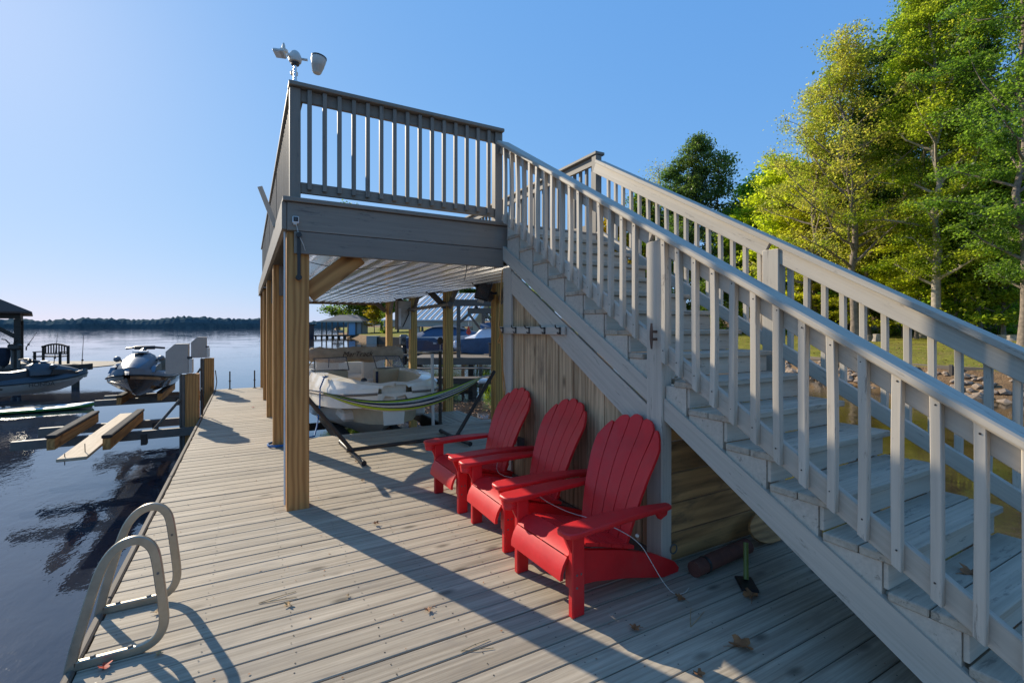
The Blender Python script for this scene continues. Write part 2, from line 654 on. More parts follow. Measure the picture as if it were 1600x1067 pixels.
def build_water():
    bm = MB()
    bm.add([(-4000, -1500, WZ), (4000, -1500, WZ), (4000, 6000, WZ), (-4000, 6000, WZ)], [(0, 1, 2, 3)])
    m, nt, N, L, bs = new_mat('lake_water')
    tc = N.new('ShaderNodeTexCoord')
    def nz(scale, detail, rough_, sc=(1, 1, 1), dist=0.0):
        mp = N.new('ShaderNodeMapping')
        mp.inputs['Scale'].default_value = sc
        mp.inputs['Rotation'].default_value = (0, 0, R(25))
        L.new(tc.outputs['Object'], mp.inputs['Vector'])
        n = N.new('ShaderNodeTexNoise')
        n.inputs['Scale'].default_value = scale
        n.inputs['Detail'].default_value = detail
        n.inputs['Roughness'].default_value = rough_
        n.inputs['Distortion'].default_value = dist
        L.new(mp.outputs[0], n.inputs['Vector'])
        return n.outputs['Fac']
    # silty shallow bottom seen straight down
    n0 = nz(.9, 7, .7)
    r0 = ramp(N, [(.35, (.016, .022, .036)), (.7, (.036, .042, .054))])
    L.new(n0, r0.inputs['Fac'])
    sx = N.new('ShaderNodeSeparateXYZ')
    L.new(tc.outputs['Object'], sx.inputs[0])
    sh = ramp(N, [(.1, (0, 0, 0)), (.75, (1, 1, 1))])       # the cove is shallow over amber silt
    L.new(mth(N, L, 'MULTIPLY', sx.outputs['X'], .06), sh.inputs['Fac'])
    silt = ramp(N, [(.35, (.040, .026, .009)), (.7, (.115, .075, .026))])
    L.new(n0, silt.inputs['Fac'])
    L.new(mixc(N, L, sh.outputs['Color'], r0.outputs['Color'], silt.outputs['Color']), bs.inputs['Base Color'])
    bs.inputs['Roughness'].default_value = .025
    bs.inputs['IOR'].default_value = 1.42
    bs.inputs['Specular IOR Level'].default_value = .95
    # ripples: calm and choppy patches
    pr = ramp(N, [(.42, (.06, .06, .06)), (.60, (1, 1, 1))])
    L.new(nz(.16, 3, .6, (1, .55, 1)), pr.inputs['Fac'])
    f1 = nz(5.5, 3, .55, (1, .6, 1), .3)
    f2 = nz(1.1, 2, .5, (1, .45, 1))
    f3 = nz(24, 2, .5, (1, .55, 1), .2)
    f1 = mth(N, L, 'ADD', f1, mth(N, L, 'MULTIPLY', f3, .20))
    h = mth(N, L, 'ADD', mth(N, L, 'MULTIPLY', mth(N, L, 'MULTIPLY', f1, pr.outputs['Color']), .0068),
            mth(N, L, 'MULTIPLY', f2, .003))
    bp = N.new('ShaderNodeBump')
    bp.inputs['Strength'].default_value = 1.0
    bp.inputs['Distance'].default_value = 1.0
    L.new(h, bp.inputs['Height'])
    L.new(bp.outputs[0], bs.inputs['Normal'])
    o = bm.build('lake_water', m)
    o['kind'] = 'structure'


def build_land():
    ys = [-400, -200, -120, -80, -60, -45, -30, -20, -12] + [i * 1.0 for i in range(-8, 46)] + [48, 52, 56, 60, 65, 70, 75, 80, 85, 95, 110, 130, 150, 200, 300, 450, 700, 1100, 1500]
    ds = [-6, -1.2, -.2, .5, 1.55, 1.75, 3, 4.5, 6, 8, 10, 12, 14, 17, 20, 25, 30, 35, 40, 50, 60, 70, 100, 140, 300, 700]
    rr = random.Random(3)
    vs, fs = [], []
    for y in ys:
        for d in ds:
            x = shore_x(y) + d
            z = land_z(x, y)
            if d > 2 and d < 120:
                z += rr.uniform(-.05, .05)
            vs.append((x, y, z))
    n = len(ds)
    for i in range(len(ys) - 1):
        for k in range(n - 1):
            a = i * n + k
            fs.append((a, a + 1, a + n + 1, a + n))
    m, nt, N, L, bs = new_mat('lakeside_lawn')
    tc = N.new('ShaderNodeTexCoord')
    def nz(s, d=6, ro=.7):
        k = N.new('ShaderNodeTexNoise')
        k.inputs['Scale'].default_value = s
        k.inputs['Detail'].default_value = d
        k.inputs['Roughness'].default_value = ro
        L.new(tc.outputs['Object'], k.inputs['Vector'])
        return k.outputs['Fac']
    g = ramp(N, [(.3, (.10, .115, .018)), (.55, (.25, .23, .035)), (.75, (.38, .31, .07))])
    L.new(nz(1.3, 8, .75), g.inputs['Fac'])
    b = ramp(N, [(.3, (.10, .06, .032)), (.7, (.30, .19, .10))])
    L.new(nz(2.2, 8, .8), b.inputs['Fac'])
    # bare leaf-strewn earth: patches on the lawn, and the bank itself (low ground)
    pm = ramp(N, [(.52, (0, 0, 0)), (.62, (1, 1, 1))])
    L.new(nz(.11, 4, .6), pm.inputs['Fac'])
    lm = ramp(N, [(.58, (0, 0, 0)), (.66, (1, 1, 1))])
    L.new(nz(7.0, 3, .7), lm.inputs['Fac'])
    sx = N.new('ShaderNodeSeparateXYZ')
    L.new(tc.outputs['Object'], sx.inputs[0])
    low = ramp(N, [(.46, (1, 1, 1)), (.52, (0, 0, 0))])
    L.new(mth(N, L, 'ADD', mth(N, L, 'MULTIPLY', sx.outputs['Z'], .5), .5), low.inputs['Fac'])
    hi = ramp(N, [(.62, (0, 0, 0)), (.75, (1, 1, 1))])
    L.new(mth(N, L, 'MULTIPLY', sx.outputs['Z'], .5), hi.inputs['Fac'])
    south = ramp(N, [(.40, (1, 1, 1)), (.56, (0, 0, 0))])
    L.new(mth(N, L, 'ADD', mth(N, L, 'MULTIPLY', sx.outputs['Y'], .025), .5), south.inputs['Fac'])
    e1 = mth(N, L, 'MAXIMUM', mth(N, L, 'MAXIMUM', low.outputs['Color'], hi.outputs['Color']),
             mth(N, L, 'MAXIMUM', mth(N, L, 'MULTIPLY', pm.outputs['Color'], .35), mth(N, L, 'MULTIPLY', lm.outputs['Color'], .55)))
    e2 = mth(N, L, 'MAXIMUM', e1, mth(N, L, 'MULTIPLY', south.outputs['Color'], .9))
    c = mixc(N, L, e2, g.outputs['Color'], b.outputs['Color'])
    L.new(c, bs.inputs['Base Color'])
    bs.inputs['Roughness'].default_value = .95
    bs.inputs['Specular IOR Level'].default_value = .1
    bp = N.new('ShaderNodeBump')
    bp.inputs['Strength'].default_value = .8
    bp.inputs['Distance'].default_value = .06
    L.new(nz(14, 4, .7), bp.inputs['Height'])
    L.new(bp.outputs[0], bs.inputs['Normal'])
    o = MB().add(vs, fs).build('lawn', m, smooth=True, sharp=60)
    o['kind'] = 'structure'


def build_far_shore():
    # the wooded opposite shore: a long low bank carrying one mass of tree tops
    rr = np.random.RandomState(5)
    ds = []
    m, nt, N, L, bs = new_mat('far_tree_mass')
    tc = N.new('ShaderNodeTexCoord')
    n = N.new('ShaderNodeTexNoise')
    n.inputs['Scale'].default_value = .05
    n.inputs['Detail'].default_value = 6
    n.inputs['Roughness'].default_value = .8
    L.new(tc.outputs['Object'], n.inputs['Vector'])
    r = ramp(N, [(.35, (.045, .075, .088)), (.65, (.095, .130, .132))])  # tree colour paled and blued, distance haze put into the base
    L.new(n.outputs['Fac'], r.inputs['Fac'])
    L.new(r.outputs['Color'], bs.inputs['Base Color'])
    bs.inputs['Roughness'].default_value = 1
    bs.inputs['Specular IOR Level'].default_value = 0
    vs, fs = [], []
    nx = 620
    rows = [(0, 0.0), (3, .45), (12, .80), (30, 1.0), (70, .8), (120, 0)]
    for i in range(nx):
        ang = -75 + 110 * i / (nx - 1)           # bearing seen from the dock, degrees from +Y
        dist = 1650 + 160 * math.sin(ang * .11) + 60 * math.sin(ang * .6 + 1)
        base = 13 + 5 * math.sin(ang * .23 + 2) + 3 * math.sin(ang * .9)
        for (dd, hh) in rows:
            rad = dist + dd * 2
            z = WZ - 1 + (base + rr.uniform(-2.6, 3.4) * (hh > 0) + 13) * hh + (1 if hh == 0 else 0)
            vs.append((math.sin(R(ang)) * rad, math.cos(R(ang)) * rad, z if hh > 0 else WZ - 1))
    k = len(rows)
    for i in range(nx - 1):
        for j in range(k - 1):
            a = i * k + j
            fs.append((a, a + k, a + k + 1, a + 1))
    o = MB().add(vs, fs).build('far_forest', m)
    o['kind'] = 'stuff'
    o['label'] = 'dark line of forest on the far shore of the lake'


# ================================================================== TREES
def leaf_quads(centres, sizes, rs, up_bias=.55):
    """bent leaf-clump quads: each its own island of 4 verts"""
    n = len(centres)
    nrm = rs.normal(size=(n, 3))
    nrm[:, 2] = np.abs(nrm[:, 2]) + up_bias
    nrm /= np.linalg.norm(nrm, axis=1)[:, None]
    t = rs.normal(size=(n, 3))
    t -= nrm * (t * nrm).sum(1)[:, None]
    t /= np.linalg.norm(t, axis=1)[:, None]
    b = np.cross(nrm, t)
    s = sizes[:, None]
    c = centres
    bend = nrm * s * rs.uniform(-.25, .1, size=(n, 1))
    p0 = c - t * s
    p1 = c + b * s * .62 + bend
    p2 = c + t * s
    p3 = c - b * s * .62 + bend
    v = np.stack([p0, p1, p2, p3], 1).reshape(-1, 3)
    q = np.arange(n * 4).reshape(-1, 4)
    return v, q


def tree_meshes(seed, H, tr, crown_base, rad, nl, leaf, mat_leaf, mat_bark, clusters=5, spread=.9, flat=.38, top=.35,
                limbs=34, droop=0.0, fork=0.0, lean=(0, 0), sparse=1.0):
    """trunk + limbs (one tapered skin) and a crown of leaf clumps carried on the twigs"""
    rs = np.random.RandomState(seed)
    mb = MB()
    pts = []
    nseg = 12
    wob = rs.normal(scale=.012 * H, size=(nseg + 1, 2))
    for i in range(nseg + 1):
        t = i / nseg
        w = wob[i] * min(1, t * 2)
        pts.append(V((w[0] + lean[0] * t * H, w[1] + lean[1] * t * H, t * H * .97)))
    rr_ = [max(.03, tr * (1 - .86 * (i / nseg) ** .9)) * (1.35 if i == 0 else 1) for i in range(nseg + 1)]
    mb.tube(pts, rr_, 9, cap=True)

    def on_trunk(t):
        f = min(max(t, 0), .999) * nseg
        i = int(f)
        return pts[i].lerp(pts[i + 1], f - i), rr_[i] + (rr_[i + 1] - rr_[i]) * (f - i)
    cent, size = [], []
    for li in range(limbs):
        u = (li + rs.uniform(0, 1)) / limbs
        t = crown_base + (1 - crown_base) * u
        p, r = on_trunk(t)
        az = li * 2.4 + rs.uniform(-.6, .6)
        env = (math.sin(PI * min(1, (u * .82 + .16))) ** .8) * (1 - u * (1 - top)) + .1
        ln = rad * env * rs.uniform(.65, 1.15)
        el = R(rs.uniform(8, 38) + 30 * u - droop)
        d = V((math.cos(az) * math.cos(el), math.sin(az) * math.cos(el), math.sin(el)))
        path = [p]
        q = p.copy()
        for k in range(5):
            d = (d + V(rs.normal(scale=.16, size=3)) + V((0, 0, .05 - droop * .004))).normalized()
            q = q + d * ln / 5
            path.append(q.copy())
        r0 = min(r * .55, .028 * ln + .02)
        mb.tube(path, [r0 * (1 - .8 * k / 5) for k in range(6)], 5, cap=False)
        for c in range(clusters):
            f = rs.uniform(.28, 1.05) * 4.99
            f = min(f, 4.99)
            i = int(f)
            a = path[i].lerp(path[i + 1], f - i)
            sd = V(rs.normal(size=3))
            sd.z = abs(sd.z) * .35
            sd.normalize()
            e = a + sd * rs.uniform(.3, 1.0) * spread * 1.5
            mb.tube([a, a.lerp(e, .5) + V((0, 0, .08)), e], [r0 * .3 + .008, .016, .008], 3, cap=False)
            m = max(4, int(nl / (limbs * clusters) * rs.uniform(.5, 1.5)))
            R0 = spread * rs.uniform(.7, 1.3)
            g = rs.normal(size=(m, 3)) * np.array([R0, R0, R0 * flat]) * .55
            cent.append(np.array(e)[None, :] + g)
    cent = np.concatenate(cent)
    if sparse < 1:
        cent = cent[rs.uniform(size=len(cent)) < sparse]
    size = rs.uniform(.6, 1.3, size=len(cent)) * leaf * .5
    v, q = leaf_quads(cent, size, rs)
    crown = fast_mesh('crown', v, q, mat_leaf)
    trunk = mb.mesh('trunk', mat_bark, smooth=True, sharp=70)
    return trunk, crown


def pine_meshes(seed, H, tr, base, rad, n, leaf, mat_leaf, mat_bark):
    rs = np.random.RandomState(seed)
    mb = MB()
    pts = [V((rs.normal() * .12, rs.normal() * .12, H * i / 8)) for i in range(9)]
    mb.tube(pts, [tr * (1 - .85 * i / 8) for i in range(9)], 8)
    cent = []
    for k in range(46):
        u = k / 45
        z = H * (base + (1 - base) * u)
        az = rs.uniform(0, 2 * PI)
        ln = rad * (1 - u * .75) * rs.uniform(.45, 1.1) * (.55 + .45 * math.sin(u * 9))
        ln = abs(ln) + .5
        p = V((0, 0, z))
        e = p + V((math.cos(az) * ln, math.sin(az) * ln, ln * .12))
        mb.tube([p, p.lerp(e, .5) - V((0, 0, .05)), e], [.07, .045, .02], 4, cap=False)
        for c in range(6):
            f = rs.uniform(.35, 1.05)
            a = np.array(p.lerp(e, f)) + rs.normal(size=3) * np.array([.5, .5, .18])
            cent.append(a[None, :] + rs.normal(size=(max(3, n // 276), 3)) * np.array([.42, .42, .2]))
    cent = np.concatenate(cent)
    v, q = leaf_quads(cent, rs.uniform(.6, 1.3, len(cent)) * leaf * .5, rs, .2)
    return mb.mesh('trunk', mat_bark, smooth=True, sharp=70), fast_mesh('crown', v, q, mat_leaf)


def build_trees():
    LG = leafmat('leaf_yellow_green', [(.075, .13, .022), (.17, .24, .035), (.31, .35, .05), (.47, .44, .09)], .48)
    LB = leafmat('leaf_blue_green', [(.055, .105, .028), (.12, .185, .042), (.24, .29, .065)], .46, .6)
    LY = leafmat('leaf_bright_yellow', [(.19, .23, .025), (.35, .35, .035), (.50, .44, .05)], .48)
    LA = leafmat('leaf_autumn_tan', [(.14, .19, .03), (.26, .26, .055), (.37, .29, .10), (.46, .34, .15)], .42)
    LO = leafmat('leaf_orange_yellow', [(.22, .15, .01), (.34, .22, .012), (.2, .2, .02)], .45)
    LP = leafmat('pine_needles', [(.055, .095, .035), (.10, .15, .05), (.17, .22, .07)], .28)
    LD = leafmat('leaf_deep_green', [(.03, .065, .016), (.075, .125, .025), (.16, .20, .04)], .42)
    kinds = {
        'tall': tree_meshes(11, 27, .30, .13, 5.4, 60000, .17, LG, BARKP, clusters=8, spread=.72, limbs=44, flat=.45),
        'tall2': tree_meshes(12, 27, .24, .12, 5.6, 60000, .17, LB, BARK, clusters=8, spread=.72, limbs=44, flat=.45),
        'aut': tree_meshes(13, 20, .27, .22, 7.0, 26000, .15, LA, BARK, clusters=8, spread=.62, limbs=42, flat=.6, lean=(-.05, .03)),
        'yel': tree_meshes(14, 11, .16, .08, 4.2, 22000, .24, LY, BARK, clusters=6, spread=.8, limbs=30, flat=.25),
        'grn': tree_meshes(15, 17, .2, .10, 4.4, 22000, .34, LD, BARK, clusters=6, spread=1.0, limbs=38, flat=.4),
        'grn2': tree_meshes(16, 14, .17, .08, 4.2, 18000, .32, LG, BARK, clusters=6, spread=.95, limbs=34, flat=.35),
        'bare': tree_meshes(17, 19, .17, .3, 3.6, 2600, .2, LA, BARK, clusters=5, spread=.9, limbs=34, flat=.6),
        'orn': tree_meshes(18, 10, .14, .2, 3.0, 9000, .3, LO, BARK, clusters=6, spread=.8, limbs=24),
        'bush': tree_meshes(19, 4.2, .07, .02, 2.2, 7000, .22, LG, BARK, clusters=5, spread=.6, limbs=24, flat=.6),
        'under': tree_meshes(20, 9, .11, .03, 3.6, 13000, .27, LD, BARK, clusters=6, spread=.9, limbs=30, flat=.35),
        'pine': pine_meshes(21, 22, .24, .30, 4.6, 26000, .26, LP, BARK),
        'pine2': pine_meshes(22, 20, .2, .62, 3.4, 5200, .3, LP, BARK),
    }
    # kind, picture column, distance, height scale, turn, name, label
    L = [
        ('aut', 1338, 37, 1.16, .3, 'tree', 'sparse tan-leaved tree leaning out over the lawn at the left edge of the tall wood'),
        ('tall', 1463, 33, 1.02, 2.2, 'tree', 'tallest pale-barked tree of the wood, its straight trunk rising to the top edge'),
        ('tall', 1440, 37, 1.0, .5, 'tree', 'yellow-green tree close behind the tallest pale trunk'),
        ('tall2', 1528, 35, 1.0, 4.0, 'tree', 'slim dark-trunked tree standing right of the pale trunk'),
        ('tall2', 1600, 27, 1.0, 1.0, 'tree', 'big blue-green tree hanging over the upper right corner'),
        ('tall2', 1660, 33, 1.1, 5.0, 'tree', 'blue-green tree half outside the right edge behind the corner tree'),
        ('pine', 1376, 42, .95, 2.0, 'pine_tree', 'straight slender pine rising behind the tan-leaved tree'),
        ('pine', 1394, 46, 1.05, 1.0, 'pine_tree', 'darker pine just right of the slender pine behind the tan tree'),
        ('tall', 1300, 52, .70, 3.3, 'tree', 'yellow-green tree at the back left of the wood'),
        ('grn', 1250, 56, 1.05, 1.2, 'tree', 'deep green tree behind the yellow maples'),
        ('yel', 1275, 46, 1.45, .2, 'maple_tree', 'bright yellow maple in front of the deep green tree, under the tan tree'),
        ('yel', 1222, 52, 1.65, 2.7, 'maple_tree', 'bright yellow-green maple showing over the far stair rail'),
        ('yel', 1160, 58, 1.3, 4.4, 'maple_tree', 'small yellow maple at the foot of the pine group'),
        ('grn2', 1185, 60, 1.35, 1.0, 'tree', 'rounded mid-green tree left of the yellow maples'),
        ('pine', 1082, 62, 1.12, .6, 'pine_tree', 'full dark pine standing alone against the sky above the stair rail'),
        ('pine', 1058, 64, .98, 3.9, 'pine_tree', 'shorter dark pine touching the left side of the full dark pine'),
        ('grn2', 1152, 62, 1.12, 5.0, 'tree', 'olive green tree filling the gap right of the leaning thin pine'),
        ('grn2', 1022, 69, 1.12, 1.9, 'tree', 'olive green tree in front of the nearly leafless tree'),
        ('under', 1090, 58, 1.0, 2.2, 'tree', 'low dark tree under the full dark pine'),
        ('pine2', 1122, 62, 1.14, 2.4, 'pine_tree', 'thin open-topped pine leaning beside the full dark pine'),
        ('bare', 1030, 68, 1.25, .4, 'tree', 'nearly leafless tree left of the full dark pine'),
        ('grn', 1010, 70, 1.2, 2.9, 'tree', 'olive tree below the nearly leafless tree'),
        ('orn', 956, 66, 1.6, 1.1, 'tree', 'orange-yellow tree seen through the top of the far stair rail'),
        ('grn', 905, 75, .75, .9, 'tree', 'deep green tree behind the upper stair balusters'),
        ('grn2', 850, 80, .85, 2.1, 'tree', 'green tree behind the stair top seen between the near balusters'),
        ('under', 1120, 52, .9, .4, 'tree', 'low dark tree behind the middle of the far stair rail'),
        ('under', 1330, 44, .85, 2.2, 'tree', 'low dark tree at the foot of the pair of pines'),
        ('under', 1420, 45, .9, 3.0, 'tree', 'low dark tree between the pines and the pale trunk'),
        ('under', 1500, 44, .95, 1.4, 'tree', 'low dark tree right of the pale trunk in front of the brown roof'),
        ('grn2', 1580, 40, .85, .2, 'tree', 'yellow-green tree low at the right edge beside the white eave'),
        ('grn', 1620, 52, 1.2, 2.6, 'tree', 'deep green tree filling the gap at the right edge'),
        ('tall', 1505, 55, .95, 1.9, 'tree', 'tall green tree deep in the wood right of the pale trunk'),
        ('tall2', 1400, 60, .95, 2.9, 'tree', 'blue-green tree deep in the wood behind the pines'),
        ('grn', 1350, 62, 1.1, 5.1, 'tree', 'dark green tree deep in the wood behind the tan tree'),
        ('grn', 1455, 66, 1.25, .7, 'tree', 'dark green tree at the very back of the wood'),
        ('grn', 1560, 68, 1.35, 3.4, 'tree', 'dark green tree at the back right of the wood'),
        ('yel', 1432, 36, .85, .9, 'maple_tree', 'small yellow-green maple in front of the twin trunks at the lawn edge'),
        ('grn2', 1492, 34, .72, 2.0, 'tree', 'young yellow-green tree just right of the tallest pale trunk'),
        ('grn2', 1568, 32, .80, 3.7, 'tree', 'young leafy tree between the slim dark trunk and the right edge'),
        ('yel', 1345, 41, .80, 5.0, 'maple_tree', 'small maple at the foot of the sparse tan-leaved tree'),
        ('grn2', 1310, 45, .95, 2.9, 'tree', 'round leafy tree behind the front yellow maple'),
        ('pine2', 1352, 40, 1.2, .4, 'pine_tree', 'thin straight pine trunk left of the slender pine'),
        ('pine2', 1418, 39, 1.25, 2.8, 'pine_tree', 'thin straight pine trunk between the pair of pines and the pale trunk'),
        ('pine2', 1494, 41, 1.3, 4.1, 'pine_tree', 'thin straight pine trunk right of the tallest pale trunk'),
        ('aut', 1262, 42, 1.08, 2.1, 'tree', 'sparse tan-green tree at the far left of the tall wood, above the yellow maple'),
        ('grn2', 1330, 48, 1.35, 4.2, 'tree', 'yellow-green tree behind the sparse tan-leaved trees'),
        ('bush', 1478, 40, 1.0, .3, 'shrub', 'green shrub at the foot of the tall trunks'),
        ('bush', 1400, 41, .9, 1.3, 'shrub', 'green shrub beside the cut log at the lawn edge'),
        ('bush', 1290, 47, 1.1, 2.3, 'shrub', 'green shrub under the front yellow maple'),
        ('bush', 1215, 52, 1.2, 3.3, 'shrub', 'green shrub at the back of the lawn behind the stair rail'),
        ('bush', 1560, 37, .8, 4.3, 'shrub', 'green shrub near the stump ring at the right'),
        ('grn', 545, 128, 1.96, .4, 'tree', 'tall green tree behind the far boathouse, left one'),
        ('grn2', 570, 124, 1.89, 1.4, 'tree', 'yellowish tree behind the far boathouse'),
        ('grn', 596, 120, 1.67, 2.4, 'tree', 'dark tree right of the far boathouse'),
        ('grn2', 622, 118, 1.38, 3.4, 'tree', 'pale green tree over the seawall lawn'),
        ('grn', 660, 112, 1.2, 4.4, 'tree', 'dark tree behind the metal-roofed boathouse'),
        ('grn2', 700, 104, 1.25, 5.4, 'tree', 'green tree over the metal roof, left one'),
        ('grn', 745, 98, 1.2, .9, 'tree', 'dark tree over the metal roof, middle one'),
        ('grn2', 790, 90, 1.2, 1.9, 'tree', 'green tree over the metal roof beside the wall trim'),
        ('orn', 585, 112, .8, 2.9, 'tree', 'small yellow tree by the far seawall'),
        ('bush', 606, 108, 1.1, .8, 'shrub', 'dark shrub on the far seawall lawn'),
    ]
    for kind, px, dep, sc, rz, name, label in L:
        x, y = at_dep(px, dep)
        z = land_z(x, y) - .15
        t = thing(name, label, 'shrub' if name == 'shrub' else 'tree', (x, y, z), rz,
                  group='shrubs on the bank' if name == 'shrub' else 'trees along the right bank' if px > 800 else 'trees beyond the cove')
        t.scale = (sc, sc, sc)
        tr, cr = kinds[kind]
        for nm, me in (('trunk', tr), ('crown', cr)):
            o = link(bpy.data.objects.new(nm, me))
            o.parent = t
    # leaf litter on the lawn and floating by the slip
    rs = np.random.RandomState(8)
    m = surf('dry_leaf', (.24, .12, .05), rough=.8, var=.5, scale=30)
    c = []
    for _ in range(4200):
        y = rs.uniform(-4, 40)
        d = rs.uniform(1.9, 24)
        x = shore_x(y) + d
        c.append((x, y, land_z(x, y) + .06))
    v, q = leaf_quads(np.array(c), rs.uniform(.03, .075, len(c)), rs, 3)
    o = link(bpy.data.objects.new('leaf_litter', fast_mesh('leaf_litter', v, q, m)))
    tag(o, 'scattered brown leaves lying over the sunlit lawn', 'leaf litter', kind='stuff')
    c = []
    for _ in range(1500):
        a = rs.uniform(0, 1)
        y = rs.uniform(8.0, 15)
        x = rs.uniform(3.6, 9.5)
        if rs.uniform() < .5 and x < 5:
            x += 3
        c.append((x, y, WZ + .012))
    v, q = leaf_quads(np.array(c), rs.uniform(.02, .05, len(c)), rs, 6)
    o = link(bpy.data.objects.new('floating_leaves', fast_mesh('floating_leaves', v, q, m)))
    tag(o, 'drift of tan leaves floating between the docks', 'floating leaves', kind='stuff')


def build_bank():
    # riprap
    t = thing('rock_bank', 'tumbled tan stones lining the water edge below the lawn', 'rocks', (shore_x(6), 6, WZ))
    protos = []
    for s in range(7):
        rs = random.Random(40 + s)
        bm = bmesh.new()
        bmesh.ops.create_icosphere(bm, subdivisions=1, radius=1)
        for v in bm.verts:
            v.co = v.co * rs.uniform(.72, 1.15)
            v.co.z *= .7
        me = bpy.data.meshes.new('stone')
        bm.to_mesh(me)
        bm.free()
        me.materials.append(STONE)
        protos.append(me)
    rs = random.Random(9)
    k = 0
    while k < 290:
        y = rs.uniform(1.5, 18.5)
        d = rs.uniform(-.4, 1.65)
        x = shore_x(y) + d
        s = rs.uniform(.10, .25) * (1.2 if d < .6 else .95)
        o = link(bpy.data.objects.new('stone', protos[k % 7]))
        M = Matrix.Translation((x, y, land_z(x, y) + s * .25)) @ Matrix.Rotation(rs.uniform(0, 6.3), 4, 'Z') @ Matrix.Rotation(rs.uniform(-.4, .4), 4, 'X') @ Matrix.Diagonal((s * rs.uniform(.8, 1.5), s, s * rs.uniform(.6, 1.0), 1))
        attach(o, t, M)
        k += 1
    # low timber wall along the top of the bank
    w = thing('retaining_wall', 'low weathered timber wall along the top of the stony bank', 'retaining wall', (shore_x(6) + 1.75, 6, 0))
    ys = [-6, -2.5, 1, 4.5, 8, 11.5, 15, 18.5]
    for a, b in zip(ys, ys[1:]):
        pa, pb = (shore_x(a) + 1.72, a, -.02), (shore_x(b) + 1.72, b, -.02)
        board('timber', pa, pb, .16, .15, OLD, w, .015)
        board('timber', (pa[0] - .01, pa[1], -.19), (pb[0] - .01, pb[1], -.19), .16, .15, OLD, w, .015)
        board('post', (pa[0] - .16, pa[1], -.75), (pa[0] - .16, pa[1], .12), .12, .12, OLD, w, .01)
    # stumps and logs on the lawn
    for px, dep, r, h, lab in ((1578, 31, .55, .35, 'wide grey cut stump by the path at the right edge'), (1370, 36, .28, .5, 'pale round log standing on end at the lawn edge'),
                               (1357, 37, .22, .35, 'smaller log lying beside the pale upright log')):
        x, y = at_dep(px, dep)
        rs2 = random.Random(px)
        s = thing('tree_stump', lab, 'stump', (x, y, land_z(x, y)))
        prof = [(r * 1.3, -.1), (r * 1.12, .06), (r, h * .6), (r * .98, h), (r * .9, h + .01)]
        b = MB().lathe(prof, 11)
        b.v = [(v[0] * rs2.uniform(.88, 1.12), v[1] * rs2.uniform(.88, 1.12), v[2]) for v in b.v]
        b.build('stump_body', BARKP, s, world=Matrix.Translation((x, y, land_z(x, y))), smooth=True)
        MB().lathe([(r * .86, h + .012), (r * .1, h + .02)], 11).build('cut_face', PLANKW, s, world=Matrix.Translation((x, y, land_z(x, y))))
    # house behind the trees
    x, y = at_dep(1492, 62)
    z = land_z(x, y)
    h = thing('house', 'brown-roofed house half hidden behind the low trees', 'house', (x, y, z), YAW * -1)
    M = wm(h)
    MB().box(-6, 6, -4, 4, -1, 4.4).build('wall', SIDEB, h, world=M)
    MB().prism([(-4.6, 4.4), (4.6, 4.4), (0, 8.0)], -6.6, 6.6, 'x').build('roof', SHINGLE, h, world=M)
    for xx in (-3, 2.5):
        MB().box(xx, xx + 1.2, -4.06, -4.0, 1.4, 2.9).build('window', GLASSD, h, world=M)
    x, y = at_dep(1612, 38)
    z = land_z(x, y)
    h = thing('shed', 'small white-eaved shed cut by the right edge', 'shed', (x, y, z), -YAW)
    M = wm(h)
    MB().box(-1.0, 3, -1.5, 1.5, 0, 3.0).build('wall', SIDEB, h, world=M)
    MB().prism([(-1.9, 3.1), (1.9, 3.1), (0, 4.3)], -1.35, 3.3, 'x').build('roof', WHITEP, h, world=M)
    MB().box(-.1, .8, -1.54, -1.5, .1, 2.1).build('door', OLD, h, world=M)


